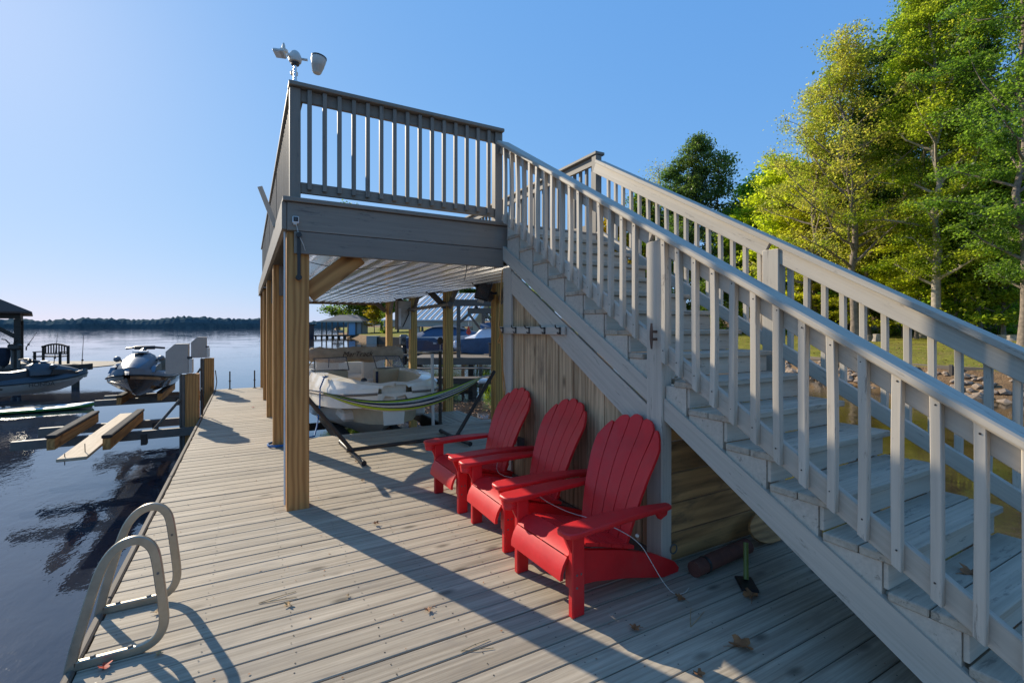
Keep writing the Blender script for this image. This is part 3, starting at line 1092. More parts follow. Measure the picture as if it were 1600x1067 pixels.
# ================================================================== DOCK
def build_dock():
    t = thing('dock', 'weathered grey plank dock with open boat slip running out over the lake', 'dock', (1.5, 3, 0))
    pitch = .151
    rs = random.Random(2)
    y = -1.62
    k = 0
    while y < 14.3:
        gap = rs.choice((.005, .006, .007, .008, .009, .013))
        main = y < 7.30
        x0 = -.695 + rs.uniform(-.004, .004)
        x1 = 3.74 if main else .50
        dz = rs.uniform(-.0022, .0012)
        yc = y + pitch / 2
        board('plank', (x0, yc, -.019 + dz), (x1, yc + rs.uniform(-.0015, .0015), -.019 + rs.uniform(-.002, .001)), round(pitch - gap, 3), .038, DECK, t, .004)
        y += pitch
        k += 1
    # nail heads along the joists
    nb = MB()
    y = -1.62
    while y < 14.3:
        xs = [-.6 + .4 * i for i in range(11)] if y < 7.3 else [-.6, -.2, .3]
        for x in xs:
            for dy in (.035, .112):
                cx, cy = x + rs.uniform(-.012, .012), y + dy + rs.uniform(-.012, .012)
                if y > 5 and rs.random() < .3:
                    continue
                r = rs.uniform(.003, .0048)
                nb.add([(cx + r * math.cos(a), cy + r * math.sin(a), .0016) for a in (0, 1.05, 2.1, 3.14, 4.19, 5.24)], [(0, 1, 2, 3, 4, 5)])
        y += pitch
    o = nb.build('nail', BLACKP, t)
    o['kind'] = 'stuff'
    # edge strip and rim joists
    y = -1.6
    while y < 14.2:
        L = 2.6 if y + 2.6 < 14.3 else 14.3 - y
        bbox('edge_strip', -.738, -.700, y + .003, y + L - .003, -.05, .012, OLD, t, .010)
        y += L
    bbox('rim_joist', -.735, -.70, -1.6, 14.3, -.30, -.055, OLD, t)
    bbox('rim_joist', .46, .498, 7.42, 14.3, -.30, -.045, OLD, t)
    bbox('rim_joist', .50, 3.74, 7.385, 7.423, -.30, -.042, OLD, t)
    bbox('rim_joist', 3.74, 3.778, -1.6, 7.38, -.30, -.042, OLD, t)
    bbox('rim_joist', -.70, .46, 14.30, 14.338, -.30, -.042, OLD, t)
    for yy in (0.4, 2.4, 4.6, 6.9, 9.4, 11.8, 14.0):
        for xx in ((-.55, .15, 2.6) if yy < 7.3 else (-.55,)):
            b = MB().lathe([(.11, -2.2), (.11, -.05)], 10)
            b.build('piling', DARKW, t, world=Matrix.Translation((xx, yy, 0)), smooth=True)
    # right-hand catwalk in the slip
    for i in range(7):
        x = 3.05 + i * .11
        bbox('catwalk_plank', x, x + .104, 7.44, 9.15, -.16, -.122, DECK, t)
    bbox('catwalk_joist', 3.01, 3.048, 7.43, 9.2, -.36, -.12, DARKW, t)
    for yy in (8.0, 9.0):
        bbox('catwalk_post', 3.10, 3.19, yy, yy + .09, -2.2, -.17, OLD, t)


# ================================================================== UPPER DECK
LP_Y = (4.553, 7.085, 9.485, 11.77, 14.2)
RP_Y = (6.95, 9.2, 11.6, 13.9)


def build_sundeck():
    t = thing('sun_deck', 'raised taupe sun deck on brown pine posts with ribbed metal ceiling underneath', 'raised deck', (.38, 4.6, 0))
    for i, y in enumerate(LP_Y):
        p = bbox('post', .297, .477, y, y + .18, -.02 if y < 14 else -.4, 2.43, PINE, t, .006)
    for y in RP_Y:
        bbox('post', 3.55, 3.72, y, y + .17, -2.2, 2.42, PINE_Y, t, .006)
    bbox('post', 3.55, 3.72, 4.56, 4.73, -.02, 2.42, PAINT_SHADE, t, .006)
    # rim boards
    bbox('rim_board', .297, 2.47, 4.506, 4.544, 2.434, 2.675, PAINT_SHADE, t, .003)
    bbox('rim_board', .352, 2.40, 4.508, 4.546, 2.238, 2.429, PAINT_SHADE, t, .003)
    bbox('rim_board', 2.474, 3.778, 4.506, 4.544, 2.434, 2.675, PAINT_SHADE, t, .003)
    bbox('rim_board', .256, .294, 4.52, 9.6, 2.44, 2.675, PAINT_SHADE, t, .003)
    bbox('rim_board', .256, .294, 9.603, 14.62, 2.44, 2.675, PAINT_SHADE, t, .003)
    bbox('rim_board', 3.74, 3.778, 4.55, 14.62, 2.44, 2.675, PAINT_SHADE, t, .003)
    bbox('rim_board', .297, 3.737, 14.58, 14.62, 2.40, 2.675, PAINT_SHADE, t, .003)
    bbox('deck_board', .262, 2.405, 4.476, 4.618, 2.679, 2.717, PAINT_SHADE, t, .004)
    bbox('deck_board', 2.408, 3.778, 4.476, 4.618, 2.679, 2.717, PAINT_SHADE, t, .004)
    o = MB()
    y = 4.624
    while y < 14.5:
        o.box(.262, 3.778, y, y + .142, 2.680, 2.717)
        y += .147
    o = o.build('decking', PAINT_SHADE, t)
    o['kind'] = 'stuff'
    for y in LP_Y[1:]:
        bbox('cross_beam', .48, 3.54, y + .04, y + .14, 2.44, 2.66, PINE, t)
    bbox('side_beam', 3.585, 3.68, 4.75, 14.3, 2.425, 2.655, PINE_Y, t)
    # ribbed metal ceiling in overlapping sheets
    rib = .23
    for j, (ya, yb, za, zb) in enumerate(((4.60, 9.5, 2.300, 2.312), (9.42, 14.42, 2.306, 2.318))):
        for i in range(4):
            x0 = .50 + i * .745
            poly = []
            n = 4
            w = .765 / n
            for k in range(n):
                a = x0 + k * w
                for (dx, dz) in ((0, 0), (.28 * w, 0), (.36 * w, -.026), (.58 * w, -.026), (.66 * w, 0)):
                    poly.append((a + dx, dz))
            poly.append((x0 + .765, 0))
            lift = .004 * (i % 2)
            ring0 = [(p[0], ya, za + p[1] + lift) for p in poly] + [(p[0], ya, za + p[1] + .0015 + lift) for p in reversed(poly)]
            ring1 = [(p[0], yb, zb + p[1] + lift) for p in poly] + [(p[0], yb, zb + p[1] + .0015 + lift) for p in reversed(poly)]
            MB().loft([ring0, ring1]).build('ceiling_sheet', RIBM, t)
    bbox('sheet_support', .48, 3.54, 14.44, 14.50, 2.25, 2.40, OLD, t)
    for y in (6.6, 9.0, 11.4):
        bbox('purlin', .48, 3.54, y, y + .05, 2.325, 2.42, OLD, t)
    # knee braces and straps
    def brace(p0, p1, w, h, mat):
        board('knee_brace', p0, p1, w, h, mat, t, .004)
    brace((.47, 4.64, 1.90), (.92, 4.64, 2.27), .038, .17, PINE)
    for y in LP_Y[1:4]:
        brace((.42, y - .02, 2.02), (.42, y - .02, 2.42), .10, .036, PAINT_SHADE)
        brace((.35, y + .2, 2.0), (.35, y + .62, 2.42), .04, .13, PAINT_SHADE)
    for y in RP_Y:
        brace((3.62, y - .02, 2.02), (3.62, y - .46, 2.40), .04, .14, PAINT_SHADE)
        brace((3.53, y + .08, 2.05), (3.15, y + .08, 2.40), .04, .12, OLD)
    s = MB().box(.375, .402, 4.494, 4.504, 2.02, 2.40, .002)
    s.tube([(.388, 4.47, 2.395), (.388, 4.505, 2.395)], .022, 10)
    s.tube([(.388, 4.484, 2.03), (.388, 4.550, 2.03)], .024, 10)
    s.build('hinge_strap', BLACKM, t)
    # conduit down the first post
    MB().tube([(.284, 4.60, 2.43), (.284, 4.60, .05)], .009, 8).build('conduit', WHITEP, t, smooth=True)
    # wires slung under the ceiling
    for (p0, p1, sag) in (((.55, 5.3, 2.27), (1.45, 4.75, 2.26), .07), ((.5, 7.2, 2.27), (3.3, 7.0, 2.27), .05), ((.5, 9.6, 2.27), (3.3, 8.6, 2.27), .06), ((2.1, 4.8, 2.28), (2.75, 6.4, 2.28), .05)):
        P = [V(p0).lerp(V(p1), k / 10) - V((0, 0, sag * 4 * (k / 10) * (1 - k / 10))) for k in range(11)]
        MB().tube(P, .004, 5).build('wire', BLACKP, t)


def straight_railing(name, label, p0, p1, out, posts, n, zs=2.717, z_top=3.734, first=None, step=.127, own_first=True):
    """level railing from p0 to p1 (x,y); out = unit vector to the face that carries the balusters"""
    t = thing(name, label, 'railing', (p0[0], p0[1], zs))
    a, b = V((*p0, 0)), V((*p1, 0))
    d = (b - a).normalized()
    L = (b - a).length
    o = V((*out, 0))
    def at(s, off, z):
        q = a + d * s + o * off
        return (q.x, q.y, z)
    # cap in lengths
    k = max(1, round(L / 4.8))
    for i in range(k):
        board('cap_rail', at(L * i / k + (.001 if i else -.01), 0.012, z_top - .018), at(L * (i + 1) / k - .001, 0.012, z_top - .018), .14, .036, PAINT_SHADE, t, .005)
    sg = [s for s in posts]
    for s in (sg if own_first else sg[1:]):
        board('rail_post', at(s, 0, zs - .01), at(s, 0, z_top - .038), .088, .088, PAINT_SHADE, t, .005, up=tuple(d))
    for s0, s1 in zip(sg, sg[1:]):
        board('upper_rail', at(s0 + .046, .0, z_top - .092), at(s1 - .046, 0, z_top - .092), .036, .105, PAINT_SHADE, t, .003)
        board('lower_rail', at(s0 + .046, .0, zs + .115), at(s1 - .046, 0, zs + .115), .036, .095, PAINT_SHADE, t, .003)
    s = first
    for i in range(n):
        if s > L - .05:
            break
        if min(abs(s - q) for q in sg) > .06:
            board('baluster', at(s, .037, zs + .095), at(s, .037, z_top - .04), .036, .036, PAINT_SHADE, t, .003, up=tuple(d))
        s += step
    return t


# ================================================================== STAIRS
def zk(k):
    return .1559 * k if k <= 7 else 1.0913 + .1626 * (k - 7)


def yk(k):
    return 2.057 + .2635 * (k - 7)


XL, XR = 2.40, 3.62


def slope_poly(y0, y1, lo, hi):
    return [(y0, lo(y0)), (y1, lo(y1)), (y1, hi(y1)), (y0, hi(y0))]


def sloped(name, y0, y1, zline, x0, x1, h, mat, parent, c=.004):
    """board following a line z=zline(y) (its centre), real section, grain along the slope"""
    p0 = ((x0 + x1) / 2, y0, zline(y0))
    p1 = ((x0 + x1) / 2, y1, zline(y1))
    return board(name, p0, p1, abs(x1 - x0), h, mat, parent, c)


def build_stairs():
    t = thing('staircase', 'broad taupe wooden stair with worn treads climbing to the sun deck', 'stairs', (3.0, 2.2, 0))
    rs = random.Random(4)
    for k in range(1, 17):
        z = zk(k)
        yb, yf = yk(k), yk(k - 1) - .032
        xl = XL - .006
        xa, xb = (2.50 if k == 9 else xl), (2.50 if k == 8 else xl)
        ym = (yb + yf) / 2 + rs.uniform(-.006, .006)
        j = rs.uniform(-.008, .008)
        bbox('tread_board', xa, XR + j, yf, ym - .003, z - .038, z + rs.uniform(-.0015, .001), TREAD, t, .005)
        bbox('tread_board', xb, XR - j, ym + .003, yb, z - .038, z + rs.uniform(-.0015, .001), TREAD, t, .005)
    for k in range(0, 17):
        z0 = zk(k) + .001
        z1 = zk(k + 1) - .040 if k < 16 else 2.675
        xl = XL + .012 if k != 8 else 2.50
        bbox('riser', xl, XR - .02, yk(k) + .002, yk(k) + .022, z0, z1, PAINT, t, .002)
    topU = lambda y: -.147 + .580 * y
    topL = lambda y: -.142 + .568 * y
    # blocks between stringer and treads
    for k in range(1, 18):
        y0, y1 = yk(k - 1) + .024, min(yk(k), 4.45)
        zt = zk(k) - .0395 if k < 17 else 2.43
        tl = topU if y0 > 2.2 else topL
        if k == 8:
            y1 = 2.243
            y0 = yk(7) + .024
        if k == 9:
            y0 = 2.395
        lo0, lo1 = tl(y0) - .03, min(tl(y1) - .03, zt - .004)
        if zt - lo0 < .01:
            continue
        poly = [(y0, lo0), (y1, lo1), (y1, zt), (y0, zt)]
        MB().prism(poly, XL + .004, XL + .040, 'x').build('skirt_block', PAINT, t)
    # near stringers (upper and lower length, either side of the newel post)
    sU = slope_poly(2.392, 4.50, lambda y: -.300 + .581 * y, topU)
    def par(name, y0, y1, lo, hi, x0, x1):
        # parallelogram board, local X along the slope so the grain follows
        c = V(((x0 + x1) / 2, (y0 + y1) / 2, (lo(y0) + lo(y1) + hi(y0) + hi(y1)) / 4))
        dirv = V((0, y1 - y0, (lo(y1) + hi(y1) - lo(y0) - hi(y0)) / 2)).normalized()
        xax = dirv
        yax = V((1, 0, 0))
        zax = xax.cross(yax)
        M = Matrix((xax, yax, zax)).transposed().to_4x4()
        M.translation = c
        Mi = M.inverted()
        ks = [y0 + (y1 - y0) * i / 40 for i in range(41)]
        lowpts = [(y, lo(y)) for y in ks]
        keep = [lowpts[0]] + [p for i, p in enumerate(lowpts[1:-1], 1) if abs((lowpts[i + 1][1] - p[1]) - (p[1] - lowpts[i - 1][1])) > 1e-5] + [lowpts[-1]]
        b = MB().prism(keep + [(y1, hi(y1)), (y0, hi(y0))], x0, x1, 'x')
        b.v = [tuple(Mi @ V(p)) for p in b.v]
        return b.build(name, PAINT, t, world=M)
    par('stringer', 2.394, 4.500, lambda y: -.300 + .581 * y, topU, XL - .014, XL + .026)
    par('stringer', .27, 2.246, lambda y: max(-.366 + .604 * y, .004), topL, XL - .012, XL + .026)
    par('stringer', .27, 4.50, lambda y: max(-.36 + .60 * y, .004), lambda y: -.142 + .574 * y, XR - .045, XR - .005)
    par('stringer', .27, 4.50, lambda y: max(-.36 + .60 * y, .004), lambda y: -.142 + .574 * y, 2.98, 3.02)
    # newel post with mooring cleat
    p = bbox('newel_post', 2.372, 2.465, 2.25, 2.39, 0.0, 2.175, PAINT, t, .006)
    # under the handrail
    b = MB().tube([(2.365, 2.375, 1.655), (2.363, 2.375, 1.60), (2.363, 2.375, 1.55), (2.365, 2.375, 1.485)], [.006, .011, .011, .006], 8)
    b.tube([(2.362, 2.375, 1.60), (2.402, 2.365, 1.60)], .009, 8)
    b.tube([(2.362, 2.375, 1.55), (2.402, 2.365, 1.55)], .009, 8)
    M = Matrix.Translation((-.03, -.07, -.03))
    b.v = [tuple(M @ V(v)) for v in b.v]
    o = b.build('mooring_cleat', surf('rusty_iron', (.13, .075, .05), rough=.7, var=.4), t, smooth=True)
    tag(o, 'rusty mooring cleat screwed to the newel post', 'cleat')
    del o['category']
    MB().tube([(2.47 + .03 * math.cos(a), 2.24, .13 + .03 * math.sin(a)) for a in [i * PI / 6 for i in range(13)]], .005, 6).build('eye_bolt', GALV, t)

    # ---------------- near railing
    r = thing('stair_railing', 'taupe stair railing on the near left side of the stair with rounded handrail', 'railing', (2.36, .2, .1))
    capc = lambda y: .850 + .603 * y
    dz = .038 * 1.168 / 2
    sloped('handrail', -.05, 4.515, capc, 2.318, 2.464, .038, PAINT, r, .011)
    sub = lambda y: capc(y) - dz - .052
    sloped('upper_rail', 0.0, 2.285, sub, 2.376, 2.412, .089, PAINT, r)
    sloped('upper_rail', 2.355, 4.54, sub, 2.376, 2.412, .089, PAINT, r)
    lowr = lambda y: .078 + .604 * y
    sloped('lower_rail', -.02, 2.29, lowr, 2.376, 2.412, .108, PAINT, r)
    sloped('lower_rail', 2.35, 4.49, lowr, 2.376, 2.412, .108, PAINT, r)
    w = .036
    s6 = .603
    zb0, zt0 = -.045, (.850 - .022) - .078
    poly = [(0, zb0), (w, zb0 + s6 * w), (w, zt0 + s6 * w), (0, zt0)]
    zc = (zb0 + zt0) / 2
    # local X up the grain; a few slightly bowed lengths
    balm = []
    for vnt in range(6):
        bow, bow2 = (0, .005, -.006, .009, -.004, .011)[vnt], (.002, -.005, .004, .0, .007, -.003)[vnt]
        rings = []
        for q in range(7):
            u = q / 6
            bx = math.sin(PI * u) * bow
            by = math.sin(PI * u) * bow2
            lowz = [zb0 + (zt0 - zb0) * u + s6 * yy - zc for yy in (0, w)]
            c_ = .003
            ring = []
            for (ax, ay) in ((-.018 + c_, 0), (.018 - c_, 0), (.018, c_), (.018, w - c_), (.018 - c_, w), (-.018 + c_, w), (-.018, w - c_), (-.018, c_)):
                ring.append((lowz[0] + (lowz[1] - lowz[0]) * ay / w, ax + bx, -(ay - w / 2) + by))
            rings.append(ring)
        balm.append(MB().loft(rings).mesh('baluster', PAINT))
    def balusters(parent, x, ys, zoff):
        for i, y in enumerate(ys):
            o = link(bpy.data.objects.new('baluster', balm[rs.randrange(6)]))
            tilt = rs.uniform(-.006, .006)
            M = Matrix(((0, 1, 0), (0, 0, -1), (1, 0, 0))).to_4x4()
            M = Matrix.Translation((x, y + w / 2 - w, zoff(y - w) + zc)) @ Matrix.Rotation(tilt, 4, 'X') @ Matrix.Rotation(rs.uniform(-.004, .004), 4, 'Y') @ M
            attach(o, parent, M)
    ys = [.711 + .1275 * i for i in range(-5, 31)]
    ys = [y for y in ys if not (2.20 < y < 2.47) and y < 4.44]
    ys.append(2.232)
    balusters(r, 2.356, ys, lambda y: .078 + .604 * y)
    nb = MB()
    for y in ys:
        for f in (.035, .72):
            cy, cz = y - .018 + rs.uniform(-.004, .004), .078 + .604 * (y - .018) + f + rs.uniform(-.008, .008)
            nb.lathe([(.0045, 0), (.003, .0015)], 6, Matrix.Translation((2.3375, cy, cz)) @ Matrix.Rotation(R(-90), 4, 'Y'))
    o = nb.build('nail', BROWNM, r)
    o['kind'] = 'stuff'

    # ---------------- far railing
    r = thing('stair_railing', 'taupe stair railing on the far right side of the stair with flat cap', 'railing', (3.74, .2, .1))
    fc = lambda y: .905 + .595 * y
    sloped('handrail', -.05, 4.53, fc, 3.655, 3.80, .040, PAINT, r, .004)
    fs = lambda y: fc(y) - .0235 - .068
    sloped('upper_rail', -.02, 2.305, fs, 3.694, 3.732, .115, PAINT, r)
    sloped('upper_rail', 2.385, 4.59, fs, 3.694, 3.732, .115, PAINT, r)
    fl = lambda y: .108 + .578 * y
    sloped('lower_rail', -.02, 2.305, fl, 3.694, 3.732, .098, PAINT, r)
    sloped('lower_rail', 2.385, 4.55, fl, 3.694, 3.732, .098, PAINT, r)
    bbox('rail_post', 3.682, 3.775, 2.275, 2.415, -.02, 2.225, PAINT, r, .006)
    bbox('rail_post', 3.682, 3.775, -.14, 0, -.02, .78, PAINT, r, .006)
    ys = [.967 + .1275 * i for i in range(-7, 29)]
    ys = [y for y in ys if not (2.27 < y < 2.45) and y < 4.5]
    balusters(r, 3.751, ys, lambda y: .10 + .588 * y)


def build_wall():
    t = thing('plank_wall', 'brown upright plank wall closing the space under the stair, framed by taupe trim', 'wall', (2.43, 3.4, 0))
    edges = [4.50, 4.31, 4.108, 3.905, 3.71, 3.505, 3.29, 3.09, 2.885, 2.685, 2.48, 2.37]
    for b, a in zip(edges, edges[1:]):
        top = lambda y: -.46 + .585 * y
        y0, y1 = a + .005, b - .005
        yc, zc = (y0 + y1) / 2, top((y0 + y1) / 2) / 2
        poly = [(y0 - yc, -zc + .02), (y1 - yc, -zc + .02), (y1 - yc, top(y1) - zc), (y0 - yc, top(y0) - zc)]
        MB().prism(poly, -.009, .009, 'x').build('wall_plank', SIDING, t, world=Matrix.Translation((2.432, yc, zc)))
    MB().box(2.45, 2.46, 2.4, 4.5, .02, .9).build('backing_sheet', DARKW, t)
    bbox('trim_board', 2.394, 2.42, 4.33, 4.505, .0, 2.228, PAINT, t, .003)
    lo, hi = (lambda y: -.597 + .588 * y), (lambda y: -.322 + .578 * y)
    c0, c1 = 2.394, 4.327
    mid = lambda y: (lo(y) + hi(y)) / 2
    M, L = frame((0, c0, mid(c0)), (0, c1, mid(c1)))
    Mi = Matrix.Translation((2.405, 0, 0)) @ M
    b = MB().prism([(c0, lo(c0)), (c1, lo(c1)), (c1, hi(c1)), (c0, hi(c0))], 2.396, 2.418, 'x')
    Minv = Mi.inverted()
    b.v = [tuple(Minv @ V(v)) for v in b.v]
    b.build('trim_board', PAINT, t, world=Mi)
    bbox('base_board', 2.396, 2.42, 2.40, 4.325, .002, .085, OLD, t, .003)
    bbox('hook_rail', 2.368, 2.392, 3.345, 4.545, 1.532, 1.604, PAINT, t, .004)
    for i, y in enumerate((4.46, 4.184, 3.921, 3.65, 3.406)):
        b = MB().box(2.362, 2.367, y - .012, y + .012, 1.535, 1.60)
        b.tube([(2.364, y, 1.59), (2.335, y, 1.588), (2.318, y, 1.60), (2.316, y, 1.62)], .006, 6)
        b.tube([(2.364, y, 1.548), (2.345, y, 1.542), (2.338, y, 1.555)], .006, 6)
        b.build('hook', BLACKM, t)
    # return wall across the stair
    w = thing('plank_wall', 'dirty brown plank wall across the dark space under the stair behind the newel post', 'wall', (3.0, 2.32, 0))
    for a, b in ((.012, .196), (.204, .396), (.404, .602), (.610, .818), (.826, 1.0)):
        bbox('wall_plank', 2.50, 3.56, 2.30, 2.325, a, b, DIRTY, w, .004)
    # outlet box
    o = thing('outlet_box', 'grey outdoor outlet box on the plank wall between the first two red chairs', 'outlet', (2.38, 4.13, .42))
    M = wm(o)
    MB().box(-.05, .03, -.05, .05, -.075, .075, .006).build('box', GALV, o, world=M)
    MB().box(-.058, -.051, -.044, .044, -.07, .07, .002).build('cover', OFFW, o, world=M)
    for dz in (-.03, .03):
        MB().box(-.061, -.0585, -.014, .014, dz - .016, dz + .016).build('socket', BLACKP, o, world=M)


build_water()
build_land()
build_far_shore()
build_dock()
build_sundeck()
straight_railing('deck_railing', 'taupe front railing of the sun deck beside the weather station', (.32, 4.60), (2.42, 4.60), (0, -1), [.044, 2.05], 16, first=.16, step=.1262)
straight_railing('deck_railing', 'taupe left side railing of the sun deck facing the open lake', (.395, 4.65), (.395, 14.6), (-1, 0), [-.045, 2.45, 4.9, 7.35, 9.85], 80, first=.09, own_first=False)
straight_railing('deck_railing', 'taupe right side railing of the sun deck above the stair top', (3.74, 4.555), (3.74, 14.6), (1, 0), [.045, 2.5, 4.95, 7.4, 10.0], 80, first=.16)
build_stairs()
build_wall()
build_trees()
build_bank()


# ================================================================== CHAIRS
def build_chairs():
    t = thing('adirondack_chair', 'x', 'chair', (0, 0, 0), 0, 'red Adirondack chairs in a row against the plank wall')
    I = Matrix.Identity(4)
    for s in (1, -1):
        y0, y1 = (.262, .302) if s > 0 else (-.302, -.262)
        MB().box(-.088, 0, y0, y1, 0, .476, .006).build('front_leg', RED, t)
        # long side board running back to the ground
        ya, yb = (.226, .258) if s > 0 else (-.258, -.226)
        poly = [(-.01, .318), (-.10, .338), (-.42, .262), (-.70, .165), (-.88, .075), (-.925, .025), (-.915, 0), (-.78, 0), (-.45, .085), (-.20, .135), (-.01, .15)]
        MB().prism(poly, ya, yb, 'y').build('side_board', RED, t)
        # arm: rounded paddle shape with a waist at the back
        o = s
        pl = [(.075, .262), (.088, .285), (.088, .345), (.07, .372), (.03, .382), (-.30, .378), (-.52, .366), (-.70, .352), (-.755, .34), (-.768, .315), (-.76, .29), (-.60, .276), (-.30, .240), (-.05, .236), (.04, .242)]
        b = MB()
        rings = []
        for (ins, dz) in ((.008, 0), (0, .006), (0, .024), (.008, .030)):
            cx, cy = -.33, .31
            rings.append([(cx + (x - cx) * (1 - ins * 2.0), o * (cy + (y - cy) * (1 - ins * 8)), .476 + dz - .018 * min(1, max(0, -x)) + (.012 * math.sin(max(0, -x) * 4))) for x, y in pl])
        b.loft(rings)
        b.build('armrest', RED, t, smooth=True, sharp=35)
        MB().prism([(-.64, .468), (-.745, .468), (-.735, .43), (-.68, .41)], o * .292, o * .322, 'y').build('arm_bracket', RED, t)
        MB().prism([(-.002, .475), (.055, .475), (.0, .36)], o * .272, o * .292, 'y').build('arm_bracket', RED, t)
        bb = MB()
        for (bx, bz) in ((-.03, .235), (-.06, .235), (-.03, .165)):
            bb.tube([(bx, o * .300, bz), (bx, o * .3045, bz)], .0065, 8)
        bb.build('bolt', GALV, t)
    # cup holder under the far arm
    M = Matrix.Translation((.03, -.312, 0))
    MB().lathe([(.040, .418), (.050, .424), (.052, .447), (.050, .4515), (.056, .455), (.056, .474)], 16, M).build('cup_holder', RED, t, smooth=True, sharp=50)
    # seat slats along a rolled profile
    prof = [(.052, .200), (.050, .238), (.034, .285), (.004, .330), (-.050, .364), (-.125, .376), (-.235, .348), (-.33, .318), (-.425, .290), (-.52, .264)]
    def curve(a, b, th=.02):
        pts = prof[a:b + 1]
        out = []
        for i, p in enumerate(pts):
            j = a + i
            q0, q1 = prof[max(j - 1, 0)], prof[min(j + 1, len(prof) - 1)]
            dx, dz = q1[0] - q0[0], q1[1] - q0[1]
            l = math.hypot(dx, dz)
            out.append((p[0] - (-dz / l) * -th, p[1] - (dx / l) * -th))
        return pts + out[::-1]
    def shrink(poly, n, e=.0035):
        # pull the two ends apart a little so that neighbouring slats leave a groove
        p = [list(x) for x in poly]
        m = len(p)
        def mv(i, j):
            dx, dz = p[j][0] - p[i][0], p[j][1] - p[i][1]
            l = math.hypot(dx, dz)
            p[i][0] += dx / l * e
            p[i][1] += dz / l * e
        mv(0, 1)
        mv(n - 1, n - 2)
        mv(n, n + 1)
        mv(m - 1, m - 2)
        return p
    for (a, b) in ((0, 3), (3, 5), (5, 6), (6, 7), (7, 8), (8, 9)):
        poly = curve(a, b)
        MB().prism(shrink(poly, b - a + 1), -.258, .258, 'y').build('seat_slat', RED, t, smooth=True, sharp=30)
    for y in (-.25, -.012, .226):       # bridges that break the front slot in two
        MB().box(-.012, .0, y, y + .024, .312, .330).build('slot_bridge', RED, t)
    # back: five fanned, gently hollowed slats with rounded tops
    base, rec = V((-.492, 0, .215)), R(21.5)
    up = V((-math.sin(rec), 0, math.cos(rec)))
    nrm = V((math.cos(rec), 0, math.sin(rec)))
    for i in range(-2, 3):
        K, E, th = 12, 4, .02
        crown_ = lambda y: .850 - 1.75 * y * y - 22 * max(0, abs(y) - .20) ** 3
        grid = []
        for k in range(K + 1):
            for e in range(E + 1):
                u = e / E * 2 - 1
                yt = i * .1195 + u * .058                      # lateral place at full height, sets the top
                top_ = crown_(yt) - .020 * u * u - .010 * u ** 8
                ln = top_ * (k / K) ** .9
                f = ln / .845
                cy = i * (.083 + .0375 * min(1, f * 1.25) ** .9)
                w = .0800 + .0370 * min(1, f * 1.25) ** .9
                yy = cy + u * (w / 2 - .0012)
                if abs(i) == 2 and f > .62:
                    yy -= (1 if i > 0 else -1) * .55 * (f - .62) ** 2 * (.4 + .6 * (u if i > 0 else -u))
                hollow = .26 * yy * yy
                belly = .030 * math.sin(PI * min(1, f * 1.15)) - .035 * max(0, f - .62)
                c = base + up * ln + nrm * (hollow + belly)
                grid.append((c.x, yy, c.z))
        nv = len(grid)
        W_ = E + 1
        vs = grid + [(x - nrm.x * th, y, z - nrm.z * th) for (x, y, z) in grid]
        fs = []
        for k in range(K):
            for e in range(E):
                a = k * W_ + e
                fs.append((a, a + 1, a + 1 + W_, a + W_))
                fs.append((nv + a + W_, nv + a + 1 + W_, nv + a + 1, nv + a))
            a = k * W_
            fs.append((a, a + W_, nv + a + W_, nv + a))
            a = k * W_ + E
            fs.append((a, nv + a, nv + a + W_, a + W_))
        for e in range(E):
            fs.append((e, nv + e, nv + e + 1, e + 1))
            a = K * W_ + e
            fs.append((a, a + 1, nv + a + 1, nv + a))
        MB().add(vs, fs).build('back_slat', RED, t, smooth=True, sharp=45)
    for s, w in ((.10, .18), (.34, .21), (.60, .22)):
        c = base + up * s - nrm * (.028 - .028 * math.sin(PI * s * 1.1))
        b = MB().box(-.012, .012, -w, w, -.03, .03, .004)
        M = Matrix.Translation(c) @ Matrix.Rotation(-rec, 4, 'Y')
        b.build('back_brace', RED, t, world=M)
    spots = [(1.540, 2.417, 182.6, 'nearest red Adirondack chair, in front of the newel post'),
             (1.590, 3.268, 179.0, 'middle red Adirondack chair between the other two along the plank wall'),
             (1.574, 4.085, 180.5, 'farthest red Adirondack chair, beside the outlet box and the hammock')]
    for i, (x, y, a, lab) in enumerate(spots):
        c = t if i == 0 else copy_tree(t)
        c.location = (x, y, 0)
        c.rotation_euler = (0, 0, R(a))
        c['label'] = lab


